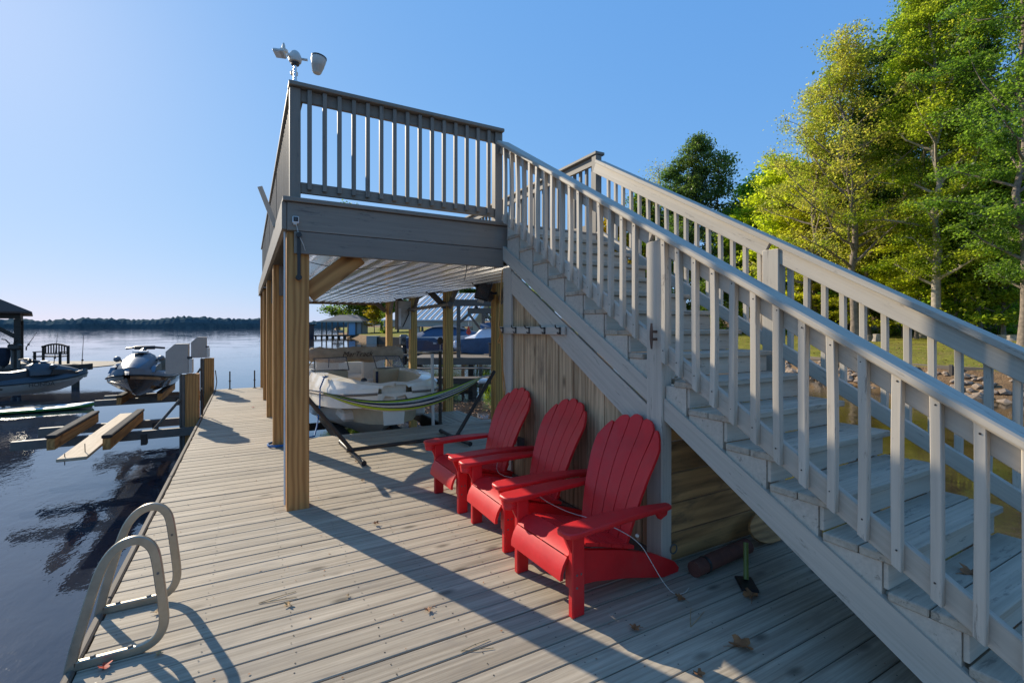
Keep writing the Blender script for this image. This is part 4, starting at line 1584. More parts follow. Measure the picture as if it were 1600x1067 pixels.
# ================================================================== SMALL THINGS ON THE DOCK
def build_dock_things():
    # pool-style ladder
    t = thing('dock_ladder', 'bronze aluminium dock ladder with two looped handrails bolted to the deck edge', 'ladder', (-.72, 3.18, 0))
    for y in (2.93, 3.43):
        P = [(-.86, -1.35), (-.775, -.40), (-.728, .0), (-.66, .28), (-.612, .45), (-.575, .515), (-.53, .553), (-.479, .563), (-.437, .545), (-.407, .50), (-.395, .44), (-.379, .30), (-.364, .16), (-.368, .10), (-.395, .052), (-.44, .027), (-.49, .022), (-.60, .022), (-.7035, .022)]
        # smooth the polyline
        for _ in range(2):
            Q = [P[0]]
            for a, b in zip(P, P[1:]):
                Q += [(a[0] * .75 + b[0] * .25, a[1] * .75 + b[1] * .25), (a[0] * .25 + b[0] * .75, a[1] * .25 + b[1] * .75)]
            Q.append(P[-1])
            P = Q
        b = MB()
        rings = []
        for i, (x, z) in enumerate(P):
            q0, q1 = P[max(i - 1, 0)], P[min(i + 1, len(P) - 1)]
            dx, dz = q1[0] - q0[0], q1[1] - q0[1]
            l = math.hypot(dx, dz) or 1
            nx, nz = -dz / l, dx / l
            w, h, c = .013, .021, .004
            rings.append([(x + nx * a, y + d, z + nz * a) for a, d in ((h, -w + c), (h, w - c), (h - c, w), (-h + c, w), (-h, w - c), (-h, -w + c), (-h + c, -w), (h - c, -w))])
        b.loft(rings)
        b.build('handrail_loop', ALU, t, smooth=True, sharp=30)
        bb = MB()
        for x in (-.50, -.64):
            bb.lathe([(.012, .043), (.012, .049), (.007, .052)], 8, Matrix.Translation((x, y, 0)))
        bb.tube([(-.389, y - .016, .38), (-.389, y - .0135, .38)], .006, 8)
        bb.build('bolt', GALV, t)
    for z, x in ((-.30, -.765), (-.58, -.79), (-.86, -.815)):
        MB().box(x - .035, x + .035, 2.945, 3.415, z - .012, z + .012, .004).build('step', ALU, t)
    # weather station
    t = thing('weather_station', 'white multi-sensor weather station on a short pole at the railing corner', 'weather station', (.366, 4.6, 3.734))
    M = wm(t)
    I = M
    b = MB().tube([(0, 0, -.0), (0, 0, .20)], .014, 12)
    b.tube([(0, 0, .0), (0, 0, .035)], .022, 10)
    b.build('pole', surf('polished_pole', (.7, .7, .7), rough=.2, metal=.9, var=.05), t, world=M, smooth=True)
    b = MB().lathe([(.028, .19), (.05, .20), (.056, .225), (.05, .255), (.034, .285), (.018, .298), (.004, .302)], 16)
    b.build('hub', OFFW, t, world=M, smooth=True)
    MB().lathe([(.034, .175), (.038, .195)], 14).build('collar', BLACKP, t, world=M)
    b = MB().tube([(0, 0, .235), (.10, -.02, .235)], .011, 8)
    b.tube([(0, 0, .24), (-.075, .02, .275)], .011, 8)
    b.tube([(0, 0, .225), (-.07, -.05, .222)], .012, 8)
    b.tube([(0, 0, .20), (.0, .10, .16)], .010, 8)
    b.build('arm', OFFW, t, world=M, smooth=True)
    S = M @ Matrix.Translation((.155, -.025, 0)) @ Matrix.Rotation(R(8), 4, 'Y')
    prof = [(.030, .135)]
    z, r = .14, .034
    for i in range(5):
        prof += [(r, z), (r + .006, z + .009), (r + .001, z + .012)]
        z += .014
        r += .0038
    prof += [(.055, .215), (.062, .25), (.064, .278)]
    MB().lathe(prof, 18).build('rain_shield', OFFW, t, world=S, smooth=True, sharp=40)
    MB().lathe([(.066, .276), (.066, .288), (.056, .292), (.055, .279)], 18).build('rim', BLACKP, t, world=S)
    S = M @ Matrix.Translation((-.09, .02, 0))
    MB().lathe([(.004, .265), (.034, .268), (.036, .29), (.028, .297), (.016, .30), (.012, .335), (.006, .352), (.002, .356)], 14).build('wind_vane', OFFW, t, world=S, smooth=True, sharp=40)
    S = M @ Matrix.Translation((-.125, -.06, .212)) @ Matrix.Rotation(R(-32), 4, 'Z') @ Matrix.Rotation(R(-28), 4, 'X') @ Matrix.Rotation(R(14), 4, 'Y')
    MB().box(-.05, .05, -.04, .04, -.014, .012, .006).build('solar_pod', OFFW, t, world=S)
    MB().box(-.034, .02, -.03, .03, -.018, -.0142, .002).build('pod_cover', WHITEP, t, world=S)
    S = M @ Matrix.Translation((0, .10, .145))
    MB().lathe([(.01, -.02), (.03, -.012), (.032, .012), (.02, .02)], 12).build('sensor', OFFW, t, world=S, smooth=True)
    # security camera
    t = thing('security_camera', 'small white square security camera on the front rim board near the corner', 'camera', (.362, 4.49, 2.52))
    M = wm(t)
    MB().box(-.026, .026, -.012, .014, -.028, .032, .008).build('housing', WHITEP, t, world=M)
    MB().box(-.019, .019, -.0145, -.0125, -.014, .026, .0008).build('face', BLACKP, t, world=M)
    MB().lathe([(.008, -.0165), (.0095, -.0146)], 12, Matrix(((1, 0, 0, 0), (0, 0, 1, 0), (0, 1, 0, .006), (0, 0, 0, 1)))).build('lens', GLASSD, t, world=M)
    MB().box(-.019, .010, -.01, .01, -.042, -.0285, .003).build('bracket', OFFW, t, world=M)
    MB().tube([(.004, -.004, -.035), (.016, -.006, -.09), (.03, -.006, -.14), (.062, -.006, -.21), (.075, .012, -.25), (.09, .09, -.285)], .003, 6).build('cable', OFFW, t, world=M, smooth=True)
    # flood light under the ceiling
    t = thing('flood_light', 'black flood light clamped to the yellow post beside the wall trim', 'light', (3.40, 6.95, 2.2))
    M = wm(t) @ Matrix.Rotation(R(18), 4, 'Y') @ Matrix.Rotation(R(-25), 4, 'Z')
    MB().box(-.17, .06, -.06, .02, -.19, .13, .012).build('housing', BLACKP, t, world=M)
    MB().box(-.15, .04, -.066, -.0605, -.17, .11).build('glass', GLASSD, t, world=M)
    MB().tube([(.06, -.02, -.02), (.12, -.01, -.03), (.16, .0, .0)], .02, 8).build('arm', BLACKP, t, world=M)
    MB().box(-.1, -.0, -.05, .0, -.235, -.192, .004).build('sensor', OFFW, t, world=M)
    # weathered lift control box
    t = thing('control_box', 'weathered white boat lift motor box hung beside the second yellow post', 'motor box', (3.38, 11.62, 1.9))
    M = wm(t)
    MB().box(-.17, .15, -.12, .12, -.36, .34, .012).build('box', surf('stained_white', (.52, .49, .42), rough=.7, var=.1, dirt=(.2, .15, .09), dirt_amt=.9), t, world=M)
    MB().box(-.16, -.10, -.128, -.1215, -.28, .16, .003).build('label_strip', WHITEP, t, world=M)
    MB().box(-.185, -.171, -.12, .12, -.36, .36).build('side_board', OLD, t, world=M)
    MB().tube([(.10, -.13, .18), (.09, -.135, .02), (-.02, -.135, -.22), (-.06, -.12, -.30)], .012, 6).build('hose', BLACKP, t, world=M)
    t = thing('drive_pipe', 'grey boat lift drive pipe running between the yellow posts under the ceiling', 'pipe', (3.46, 8.7, 2.05))
    MB().tube([(3.46, 8.75, 2.05), (3.46, 11.45, 2.02)], .038, 12).build('pipe', GALV, t, smooth=True)
    MB().tube([(3.46, 8.70, 2.05), (3.46, 8.78, 2.05)], .055, 12).build('pipe_collar', GALV, t)
    MB().box(3.46, 3.55, 9.18, 9.22, 1.98, 2.12).build('bracket', BLACKM, t)
    # guide poles at the slip
    t = thing('guide_pole', 'white upright plastic guide pole at the slip edge', 'pole', (2.665, 7.445, 0))
    MB().tube([(2.665, 7.445, -.6), (2.64, 7.445, 1.14)], .026, 10).build('pole', OFFW, t, smooth=True)
    MB().tube([(2.64, 7.445, 1.14), (2.6397, 7.445, 1.16)], .030, 10).build('cap', OFFW, t)
    t = thing('guide_pole', 'dark upright guide pole with a round float on its top at the slip edge', 'pole', (2.78, 7.45, 0))
    MB().tube([(2.78, 7.45, -.6), (2.78, 7.45, 1.2)], .027, 10).build('pole', DARKW, t, smooth=True)
    MB().lathe([(.004, 1.315), (.03, 1.325), (.05, 1.36), (.05, 1.39), (.03, 1.425), (.004, 1.435)], 12, Matrix.Translation((2.78, 7.45, 0))).build('float', DARKW, t, smooth=True)
    MB().tube([(2.78, 7.45, 1.2), (2.78, 7.45, 1.32)], .005, 6).build('cord', ROPEW, t)
    # marker rods at the far dock end
    for x, lab in ((-.40, 'thin dark rod standing at the far dock end, left one by the walkway corner'), (.16, 'thin dark rod standing at the far dock end next to the brown posts')):
        t = thing('marker_rod', lab, 'rod', (x, 14.25, 0), group='rods on the dock end')
        MB().tube([(x, 14.25, 0), (x, 14.25, .46)], .016, 7).build('rod', DARKW, t)
        MB().tube([(x, 14.25, .0), (x, 14.25, .012)], .04, 8).build('foot', DARKW, t)
        MB().tube([(x, 14.25, .20), (x, 14.25, .225)], .026, 8).build('collar', DARKW, t)
    # leaning slat outside the left railing
    t = thing('leaning_slat', 'grey slat leaning outward from the left side railing', 'slat', (.27, 5.85, 2.66))
    board('slat', (.285, 5.85, 2.66), (.115, 5.83, 3.12), .05, .018, PAINT, t, .003, up=(0, 1, 0))
    board('cleat', (.30, 5.85, 2.72), (.24, 5.85, 2.72), .05, .04, PAINT, t, .003)
    # orange cord on the hooks
    t = thing('extension_cord', 'orange extension cord hanging from the hook at the wall trim', 'cord', (2.35, 4.45, 1.6))
    b = MB().tube([(2.40, 4.53, 2.22), (2.36, 4.50, 1.98), (2.33, 4.47, 1.72), (2.315, 4.46, 1.62), (2.325, 4.45, 1.56), (2.34, 4.44, 1.40), (2.36, 4.46, 1.05), (2.37, 4.42, .75)], .006, 6)
    b.tube([(2.33 + .012 * math.sin(a), 4.46 + .035 * math.sin(a * 2 + 1), 1.60 - .085 * (1 - math.cos(a))) for a in [i * PI / 9 for i in range(19)]], .006, 6)
    b.tube([(2.35, 4.45, 1.52), (2.365, 4.47, 1.2), (2.38, 4.44, .95), (2.37, 4.455, .62)], .006, 6)
    b.build('cord', ROPEO, t, smooth=True)
    # pale cord through the chairs
    t = thing('tie_cord', 'thin pale cord tied through the red chairs and trailing over the deck', 'cord', (2.0, 2.4, 0))
    P = [(2.26, 4.18, .40), (2.02, 3.95, .33), (1.93, 3.72, .29), (2.05, 3.35, .345), (1.90, 3.05, .33), (1.96, 2.75, .30), (2.00, 2.50, .33), (2.03, 2.30, .335), (2.06, 2.13, .31), (2.10, 2.07, .20), (2.15, 2.03, .09), (2.21, 2.00, .014), (2.29, 1.99, .008), (2.36, 2.02, .008)]
    Q = P
    for _ in range(2):
        N_ = [Q[0]]
        for a, b in zip(Q, Q[1:]):
            N_ += [tuple(V(a).lerp(V(b), .25)), tuple(V(a).lerp(V(b), .75))]
        Q = N_ + [Q[-1]]
    MB().tube(Q, .0024, 6).build('cord', ROPEW, t, smooth=True)
    MB().lathe([(.003, -.012), (.011, -.004), (.011, .006), (.003, .012)], 8, Matrix.Translation((2.05, 2.14, .345))).build('knot', ROPEW, t, smooth=True)
    # blue ropes
    t = thing('mooring_rope', 'blue rope coiled round the foot of the second brown post', 'rope', (.37, 7.1, .02))
    P = [(.385 + .15 * math.cos(a), 7.16 + .16 * math.sin(a), .014 + .010 * a / 6.3) for a in [i * PI / 8 for i in range(34)]]
    MB().tube(P, .012, 6).build('rope', ROPEB, t, smooth=True)
    # things stowed under the stair
    t = thing('rolled_mat', 'dark rust-red roll lying under the stair', 'roll', (2.6, 2.1, .05))
    MB().tube([(2.50, 2.10, .05), (2.80, 2.12, .055), (3.08, 2.13, .06)], .05, 12).build('roll', RUST, t, smooth=True)
    MB().tube([(2.60, 2.107, .052), (2.62, 2.108, .052)], .053, 12).build('tie', BLACKP, t)
    t = thing('paddle', 'paddle with lime-green shaft leaning under the stair above a brown leaf', 'paddle', (2.92, 1.99, .02))
    MB().tube([(2.715, 1.885, .03), (2.75, 1.91, .12), (2.785, 1.935, .225)], .015, 8).build('shaft', LIME, t, smooth=True)
    MB().box(-.05, .05, -.08, .08, -.008, .008, .006).build('blade', BLACKP, t, world=Matrix.Translation((2.69, 1.865, .018)) @ Matrix.Rotation(R(-40), 4, 'Z'))
    t = thing('wooden_blade', 'brown rounded wooden blade leaning on the wall in the dark under the stair', 'blade', (3.2, 2.1, 0))
    pl = [(.22 * math.cos(a), .11 * math.sin(a)) for a in [i * PI / 9 for i in range(18)]]
    MB().prism(pl, -.01, .01, 'z').build('blade', DIRTY, t, world=Matrix.Translation((3.42, 2.19, .105)) @ Matrix.Rotation(R(62), 4, 'X'))
    MB().tube([(3.60, 2.21, .13), (3.75, 2.24, .15)], .016, 8).build('handle', PINE, t)
    # fallen leaves
    def leaf_mesh(seed, size):
        rs = random.Random(seed)
        n = 22
        pts = []
        for i in range(n):
            a = 2 * PI * i / n
            lobes = abs(math.cos(a * 2.5)) ** .7
            r = size * (.38 + .62 * lobes) * rs.uniform(.82, 1.1)
            pts.append((r * math.cos(a), r * math.sin(a), size * (.18 * math.sin(a * 2 + seed) + rs.uniform(-.1, .1) + .22 * lobes)))
        b = MB()
        m = len(b.v)
        b.add([(0, 0, .02 * size)] + pts, [(0, i + 1, (i + 1) % n + 1) for i in range(n)])
        return b, [(0, 0, .0), (-size * .7, size * .3, .008), (-size * 1.35, size * .75, .004)]
    LB_ = surf('brown_leaf', (.26, .105, .035), rough=.75, var=.45, scale=18)
    LT_ = surf('tan_leaf', (.42, .26, .11), rough=.75, var=.35, scale=22)
    LR_ = surf('red_leaf', (.48, .055, .02), rough=.65, var=.35, scale=22)
    def px0(x, y):
        dep = 1.6 * 744 / (y - 511.0)
        lat = (x - 800.0) / 744 * dep
        return lat * CA + dep * SA, -lat * SA + dep * CA
    lv = [((1158, 1012), .058, LB_, 'large curled brown leaf on the shaded deck below the stair'), ((1174, 934), .052, LB_, 'brown leaf at the foot of the lime-green paddle'),
          ((1064, 937), .034, LB_, 'small crumpled brown leaf at the end of the pale cord'), ((992, 984), .030, LB_, 'brown leaf on the deck right of the nearest chair leg'),
          ((1092, 1056), .028, LB_, 'brown leaf at the bottom edge of the picture'), ((163, 1046), .030, LR_, 'red leaf beside the ladder base'),
          ((246, 958), .022, LT_, 'tan curled leaf by the rear ladder loop'), ((249, 1024), .018, LT_, 'tan scrap of leaf in the shadow of the front ladder loop'),
          ((450, 946), .026, LT_, 'pale tan leaf on the sunlit boards in front of the first post'), ((669, 955), .024, LB_, 'brown leaf at the edge of the post shadow'),
          ((543, 932), .012, LT_, 'tiny pink-tan leaf left of the post shadow'), ((588, 820), .028, LB_, 'brown leaf at the tip of the hammock shadow'), ((567, 752), .026, LT_, 'yellowish leaf in the shadow in front of the hammock'),
          ((557, 722), .022, LB_, 'brown leaf by the left hammock foot'), ((660, 726), .018, LT_, 'tan leaf left of the farthest chair'), ((395, 637), .030, LR_, 'small reddish leaf far along the walkway')]
    for i, ((x, y), s, m, lab) in enumerate(lv):
        X, Y = px0(x, y)
        t = thing('fallen_leaf', lab, 'leaf', (X, Y, .006), i * 1.1, 'fallen leaves on the dock')
        b, st = leaf_mesh(i, s)
        mn = min(v[2] for v in b.v)
        b.v = [(v[0], v[1], v[2] - mn + .003) for v in b.v]
        M = wm(t)
        b.build('blade', m, t, world=M, smooth=True)
        MB().tube(st, .0015, 4).build('stem', m, t, world=M)
    for i, (X, Y, z, lab) in enumerate(((2.91, .885, .466, 'dark brown leaf on a lower stair tread'), (3.57, 1.46, .781, 'dark curled leaf at the right end of a stair tread'),
                                        (3.29, 1.51, .781, 'brown leaf in the middle of a stair tread against its riser'), (2.95, 1.50, .781, 'small brown leaf behind the near balusters on a stair tread'), (2.80, 2.30, 1.249, 'reddish leaf on a middle stair tread by the newel post'))):
        t = thing('fallen_leaf', lab, 'leaf', (X, Y, z), i * 1.7, 'fallen leaves on the stair')
        b, st = leaf_mesh(i + 30, (.05, .032, .03, .024, .03)[i])
        mn = min(v[2] for v in b.v)
        b.v = [(v[0], v[1], v[2] - mn + .003) for v in b.v]
        b.build('blade', LB_, t, world=wm(t), smooth=True)
        MB().tube(st, .0015, 4).build('stem', LB_, t, world=wm(t))
    rs = np.random.RandomState(77)
    c = np.stack([rs.uniform(-.68, 3.6, 420), rs.uniform(.4, 14.0, 420), np.full(420, .005)], 1)
    c = c[(c[:, 1] < 7.2) | (c[:, 0] < .25)]
    v, q = leaf_quads(c, rs.uniform(.003, .010, len(c)), rs, 5)
    o = link(bpy.data.objects.new('leaf_crumbs', fast_mesh('leaf_crumbs', v, q, LB_)))
    tag(o, 'crumbs of dry leaf and bark scattered over the dock boards', 'leaf crumbs', kind='stuff')
    for i, (xa, ya, xb, yb) in enumerate(((404, 943, 463, 929), (720, 1018, 768, 1006), (1079, 980, 1090, 953), (1120, 625, 1150, 618))):
        if i == 3:
            continue
        p, q = px0(xa, ya), px0(xb, yb)
        t = thing('pine_straw', ('fork of dry pine needles on the sunlit deck in front of the first post', 'tuft of dry pine needles at the bottom of the post shadow', 'fork of dry pine needles on the shaded deck')[i], 'pine needles', (p[0], p[1], .004))
        d = V((q[0] - p[0], q[1] - p[1], 0))
        nrm = V((-d.y, d.x, 0)).normalized()
        for k in (-1, 1):
            MB().tube([(p[0], p[1], .004), tuple(V((p[0], p[1], .006)) + d * .5 + nrm * .02 * k), tuple(V((p[0], p[1], .004)) + d + nrm * .035 * k)], .0017, 4).build('needle', LT_, t)


# ================================================================== HAMMOCK
def build_hammock():
    t = thing('hammock', 'green and navy striped hammock slung on a dark steel stand by the slip', 'hammock', (1.85, 6.22, 0))
    L0, R0 = V((1.14, 6.20, .06)), V((2.58, 6.26, .06))
    LT, RT = V((.50, 6.18, .92)), V((3.19, 6.28, .95))
    MB().tube([L0 + V((-.06, 0, 0)), R0 + V((.06, 0, 0))], .026, 10).build('base_bar', BROWNM, t, smooth=True)
    for a, b in ((L0, LT), (R0, RT)):
        d = (b - a).normalized()
        MB().tube([a - d * .02, a.lerp(b, .5) , b], .027, 10).build('upright_arm', BROWNM, t, smooth=True)
        MB().tube([b - d * .03, b + d * .01, b + V((-.03 if b.x > 2 else .03, 0, -.05))], .008, 6).build('hook', BLACKM, t)
    for c in (L0, R0):
        y0 = 5.63 if c.x < 2 else 5.87
        MB().tube([(c.x + .03, y0, .035), (c.x, 6.2, .032), (c.x - .03, 6.80, .035)], .026, 10).build('foot_bar', BROWNM, t, smooth=True)
        b = MB()
        for (yy, dx) in ((y0, .03), (6.80, -.03)):
            b.tube([(c.x + dx, yy - .02, .035), (c.x + dx, yy + .02, .035)], .031, 10)
        b.build('foot_cap', BLACKP, t)
    # gathered cloth between two cord fans
    A, B = V((.80, 6.19, .80)), V((2.96, 6.27, .86))
    n, m = 40, 34
    strips = {'green': (.38, .52, .03), 'navy': (.02, .028, .05), 'pale': (.50, .48, .42), 'teal': (.03, .09, .10)}
    mats = {k: surf('hammock_' + k, c, rough=.9, var=.15, scale=40) for k, c in strips.items()}
    order = ['navy', 'pale', 'navy', 'green', 'green', 'pale', 'navy', 'pale', 'teal', 'navy', 'green', 'green', 'pale', 'navy', 'pale', 'green', 'navy']
    pts = []
    for i in range(n + 1):
        s = i / n
        c = A.lerp(B, s) - V((0, 0, .30 * 4 * s * (1 - s) * (1.0 - .12 * (s - .35))))
        w = .05 + .27 * math.sin(PI * s) ** .7
        hgt = .015 + .115 * math.sin(PI * s) ** .8
        row = []
        for j in range(m + 1):
            u = j / m * 2 - 1
            a = u * 1.7
            fold = .006 * math.sin(j * 2.3 + s * 5) * math.sin(PI * s)
            row.append(c + V((0, math.sin(a) * w * .62, (1 - math.cos(a)) * hgt * .85 + fold - hgt * .3)))
        pts.append(row)
    per = m // len(order)
    for si, nm in enumerate(order):
        vs, fs = [], []
        j0, j1 = si * per, (si + 1) * per
        for i in range(n + 1):
            for j in range(j0, j1 + 1):
                vs.append(tuple(pts[i][j]))
        k = j1 - j0 + 1
        for i in range(n):
            for j in range(k - 1):
                a = i * k + j
                fs.append((a, a + 1, a + k + 1, a + k))
        MB().add(vs, fs).build('cloth_stripe', mats[nm], t, smooth=True)
    for e, top, row in ((0, LT + V((.03, 0, -.05)), pts[0]), (1, RT + V((-.03, 0, -.05)), pts[-1])):
        b = MB()
        for j in range(0, m + 1, 3):
            b.tube([tuple(row[j]), tuple(top)], .0045, 4)
        b.build('cord_fan', ROPEW, t)


# ================================================================== BOATS
def open_loft(mb, rings, M=None):
    return mb.loft(rings, closed=False, cap=False, M=M)


def build_bowrider():
    t = thing('motor_boat', 'cream bowrider boat on the covered lift with folded tan canopy', 'boat', (2.02, 13.0, -.55), R(-90))
    M = wm(t)
    X = [0, 1, 2, 3, 4, 4.6, 5.05, 5.35, 5.52, 5.60]
    b = [.98, 1.02, 1.05, 1.06, 1.04, .99, .90, .75, .52, .27]
    c = [.92, .95, .95, .92, .78, .60, .38, .18, .07, .02]
    zc = [.42, .42, .42, .45, .55, .70, .84, .96, 1.03, 1.06]
    zk_ = [0, 0, 0, .02, .10, .30, .56, .80, .95, 1.02]
    zr = [.92, .93, .94, .97, 1.01, 1.05, 1.08, 1.10, 1.11, 1.12]
    zs = [1.16, 1.18, 1.22, 1.28, 1.31, 1.32, 1.31, 1.29, 1.26, 1.24]
    n = len(X)
    rings = []
    for i in range(n):
        q = [(b[i], zr[i]), (b[i] * .96 + c[i] * .04, zr[i] - .20), ((b[i] * .55 + c[i] * .45), (zr[i] * .45 + zc[i] * .55)), (c[i], zc[i]), (c[i] * .52, zc[i] * .52 + zk_[i] * .48 - .015), (0, zk_[i])]
        ring = [(X[i], y, z) for y, z in q] + [(X[i], -y, z) for y, z in reversed(q[:-1])]
        rings.append(ring)
    hb = open_loft(MB(), rings)
    hb.add(rings[0], [tuple(range(len(rings[0])))])
    hb.add(rings[-1], [tuple(range(len(rings[-1])))])
    hb.build('hull', GEL, t, world=M, smooth=True, sharp=28)
    for s in (1, -1):
        rr = []
        for i in range(n):
            rr.append([(X[i], s * b[i], zr[i] + .006), (X[i], s * (b[i] * .995 - .012), zr[i] + .09), (X[i], s * max(.04, b[i] - .055), zr[i] + (zs[i] - zr[i]) * .62), (X[i], s * max(.03, b[i] - .10), zs[i]), (X[i], s * max(.02, b[i] - .30), zs[i] + .012), (X[i], s * max(.01, b[i] - .335), zs[i] - .02)])
        open_loft(MB(), rr).build('gunwale', GEL, t, world=M, smooth=True, sharp=35)
        MB().tube([(X[i], s * (b[i] + .006), zr[i]) for i in range(n)], .020, 8).build('rub_rail', surf('dull_rub_rail', (.20, .16, .12), rough=.5), t, world=M, smooth=True)
        # navy boot stripe
        st = [[(X[i], s * ((b[i] * .55 + c[i] * .45) + .016 + .0 * i), zr[i] * .45 + zc[i] * .55 + .06), (X[i], s * ((b[i] * .55 + c[i] * .45) - .005), zr[i] * .45 + zc[i] * .55 - .035)] for i in range(n - 3)]
        open_loft(MB(), st).build('stripe', NAVY, t, world=M, smooth=True)
        # liner sides
        li = [[(X[i], s * max(.02, b[i] - .335), zs[i] - .02), (X[i], s * max(.02, b[i] - .40), .62), (X[i], 0, .60)] for i in range(0, 9)]
        open_loft(MB(), li).build('liner', GELIN, t, world=M, smooth=True, sharp=30)
    # fore deck
    f = MB()
    rr = [[(X[i], max(.01, b[i] - .30), zs[i] + .010), (X[i], 0, zs[i] + .035), (X[i], -max(.01, b[i] - .30), zs[i] + .010)] for i in range(8, n)]
    open_loft(f, rr)
    i = 8
    f.add([(X[i], b[i] - .32, zs[i]), (X[i], -(b[i] - .32), zs[i]), (X[i], -(b[i] - .36), .61), (X[i], b[i] - .36, .61)], [(0, 1, 2, 3)])
    f.build('fore_deck', GEL, t, world=M, smooth=True, sharp=30)
    MB().lathe([(.05, 0), (.045, .03), (.02, .05)], 10, Matrix.Translation((5.32, -.42, 1.30))).build('bow_light', BLACKP, t, world=M, smooth=True)
    # consoles, walkthrough, windshields
    for s in (1, -1):
        ya, yb = (.28, .90) if s > 0 else (-.90, -.28)
        MB().box(2.85, 3.20, ya, yb, .61, 1.30, .03).build('console', GELIN, t, world=M)
        ws = [(3.22, s * .27, 1.31), (3.10, s * .88, 1.30), (2.76, s * .86, 1.52), (2.90, s * .27, 1.54)]
        MB().add(ws, [(0, 1, 2, 3)]).build('windshield', GLASS, t, world=M)
        fr = MB()
        for a, b_ in zip(ws, ws[1:] + ws[:1]):
            fr.tube([a, b_], .011, 6)
        fr.tube([(3.10, s * .88, 1.30), (2.0, s * .92, 1.27)], .014, 6)
        fr.tube([(2.76, s * .86, 1.52), (2.0, s * .92, 1.27)], .014, 6)
        fr.build('windshield_frame', GALV, t, world=M)
        MB().add([(3.10, s * .88, 1.30), (2.76, s * .86, 1.52), (2.0, s * .92, 1.27)], [(0, 1, 2)]).build('side_window', GLASS, t, world=M)
        MB().box(3.5, 5.0, s * .52 - .18, s * .52 + .18, .62, .80, .05).build('bow_seat', VINYL, t, world=M)
        MB().box(1.9, 2.4, s * .5 - .25, s * .5 + .25, .85, .98, .05).build('seat', VINYL, t, world=M)
        MB().box(1.82, 1.95, s * .5 - .25, s * .5 + .25, .95, 1.42, .05).build('seat_back', VINYL, t, world=M)
    MB().box(.5, 1.0, -.85, .85, .62, .98, .06).build('stern_seat', VINYL, t, world=M)
    MB().box(.36, .54, -.85, .85, .9, 1.26, .06).build('seat_back', VINYL, t, world=M)
    MB().box(3.21, 3.23, .25, .30, .62, 1.25).build('door_edge', NAVY, t, world=M)
    # folded canopy in its boot
    rs = random.Random(3)
    rings = []
    for k in range(25):
        y = -.98 + 1.96 * k / 24
        e = min(1, (1.0 - abs(y) / 1.02) * 7) ** .5
        rx, rz = (.125 + rs.uniform(-.012, .012)) * e, (.155 + rs.uniform(-.015, .012)) * e
        rings.append([(2.62 + rx * math.cos(a), y, 1.575 + rz * math.sin(a) + .015 * math.sin(k * .7)) for a in [j * PI / 6 for j in range(12)]])
    boot = MB().loft(rings).build('canopy_boot', CANVAS, t, world=M, smooth=True)
    tm = text_mesh('MarTrack', .155, surf('faded_print', (.10, .06, .04), rough=.9), shear=.35)
    o = link(bpy.data.objects.new('lettering', tm))
    attach(o, boot, M @ Matrix.Translation((2.765, -.02, 1.585)) @ Matrix(((0, 0, 1, 0), (1, 0, 0, 0), (0, 1, 0, 0), (0, 0, 0, 1))))
    for s in (1, -1):
        MB().tube([(2.62, s * .98, 1.57), (2.3, s * 1.04, 1.24)], .014, 8).build('canopy_strut', GALV, t, world=M)
        MB().tube([(2.60, s * .55, 1.60), (3.0, s * .62, 1.35)], .009, 6).build('canopy_strap', BLACKP, t, world=M)
    # registration
    tm = text_mesh('R 10157', .13, BLACKP)
    o = link(bpy.data.objects.new('registration', tm))
    attach(o, t, M @ Matrix.Translation((3.35, -1.062, .87)) @ Matrix(((-1, 0, 0, 0), (0, .05, -1, 0), (0, 1, 0.05, 0), (0, 0, 0, 1))) @ Matrix.Rotation(PI, 4, 'Y'))
    # cleat and rope
    MB().box(4.66, 4.82, -.94, -.90, 1.325, 1.36, .01).build('cleat', BLACKP, t, world=M)
    r = thing('bow_line', 'blue rope from the boat cleat down to the dock edge', 'rope', (1.2, 7.6, .7))
    P = [(1.10, 8.26, .80), (1.02, 8.20, .62), (.99, 8.0, .35), (.92, 7.75, .10), (.85, 7.46, .015), (.70, 7.36, .012), (.55, 7.34, .012)]
    MB().tube(P, .012, 6).build('rope', ROPEB, r, smooth=True)
    MB().tube([(1.10 + .04 * math.cos(a), 8.20 + .05 * math.sin(a), .80) for a in [i * PI / 4 for i in range(10)]], .011, 6).build('knot', ROPEB, r)
    # the lift: bunks on steel beams
    t = thing('boat_lift', 'covered boat lift with carpeted bunks under the cream boat', 'boat lift', (2.2, 10, -1))
    for x in (1.55, 2.50):
        bbox('bunk', x - .07, x + .07, 8.35, 12.6, -.62, -.36, OLD, t, .01)
        bbox('bunk_carpet', x - .085, x + .085, 8.33, 12.62, -.358, -.335, CARPET, t, .006)
    for y in (8.9, 11.9):
        bbox('lift_beam', .62, 3.50, y, y + .10, -.80, -.64, DARKW, t, .004)
    for x in (.62, 3.44):
        bbox('side_beam', x - .05, x + .05, 7.6, 14.0, -.55, -.40, DARKW, t, .004)


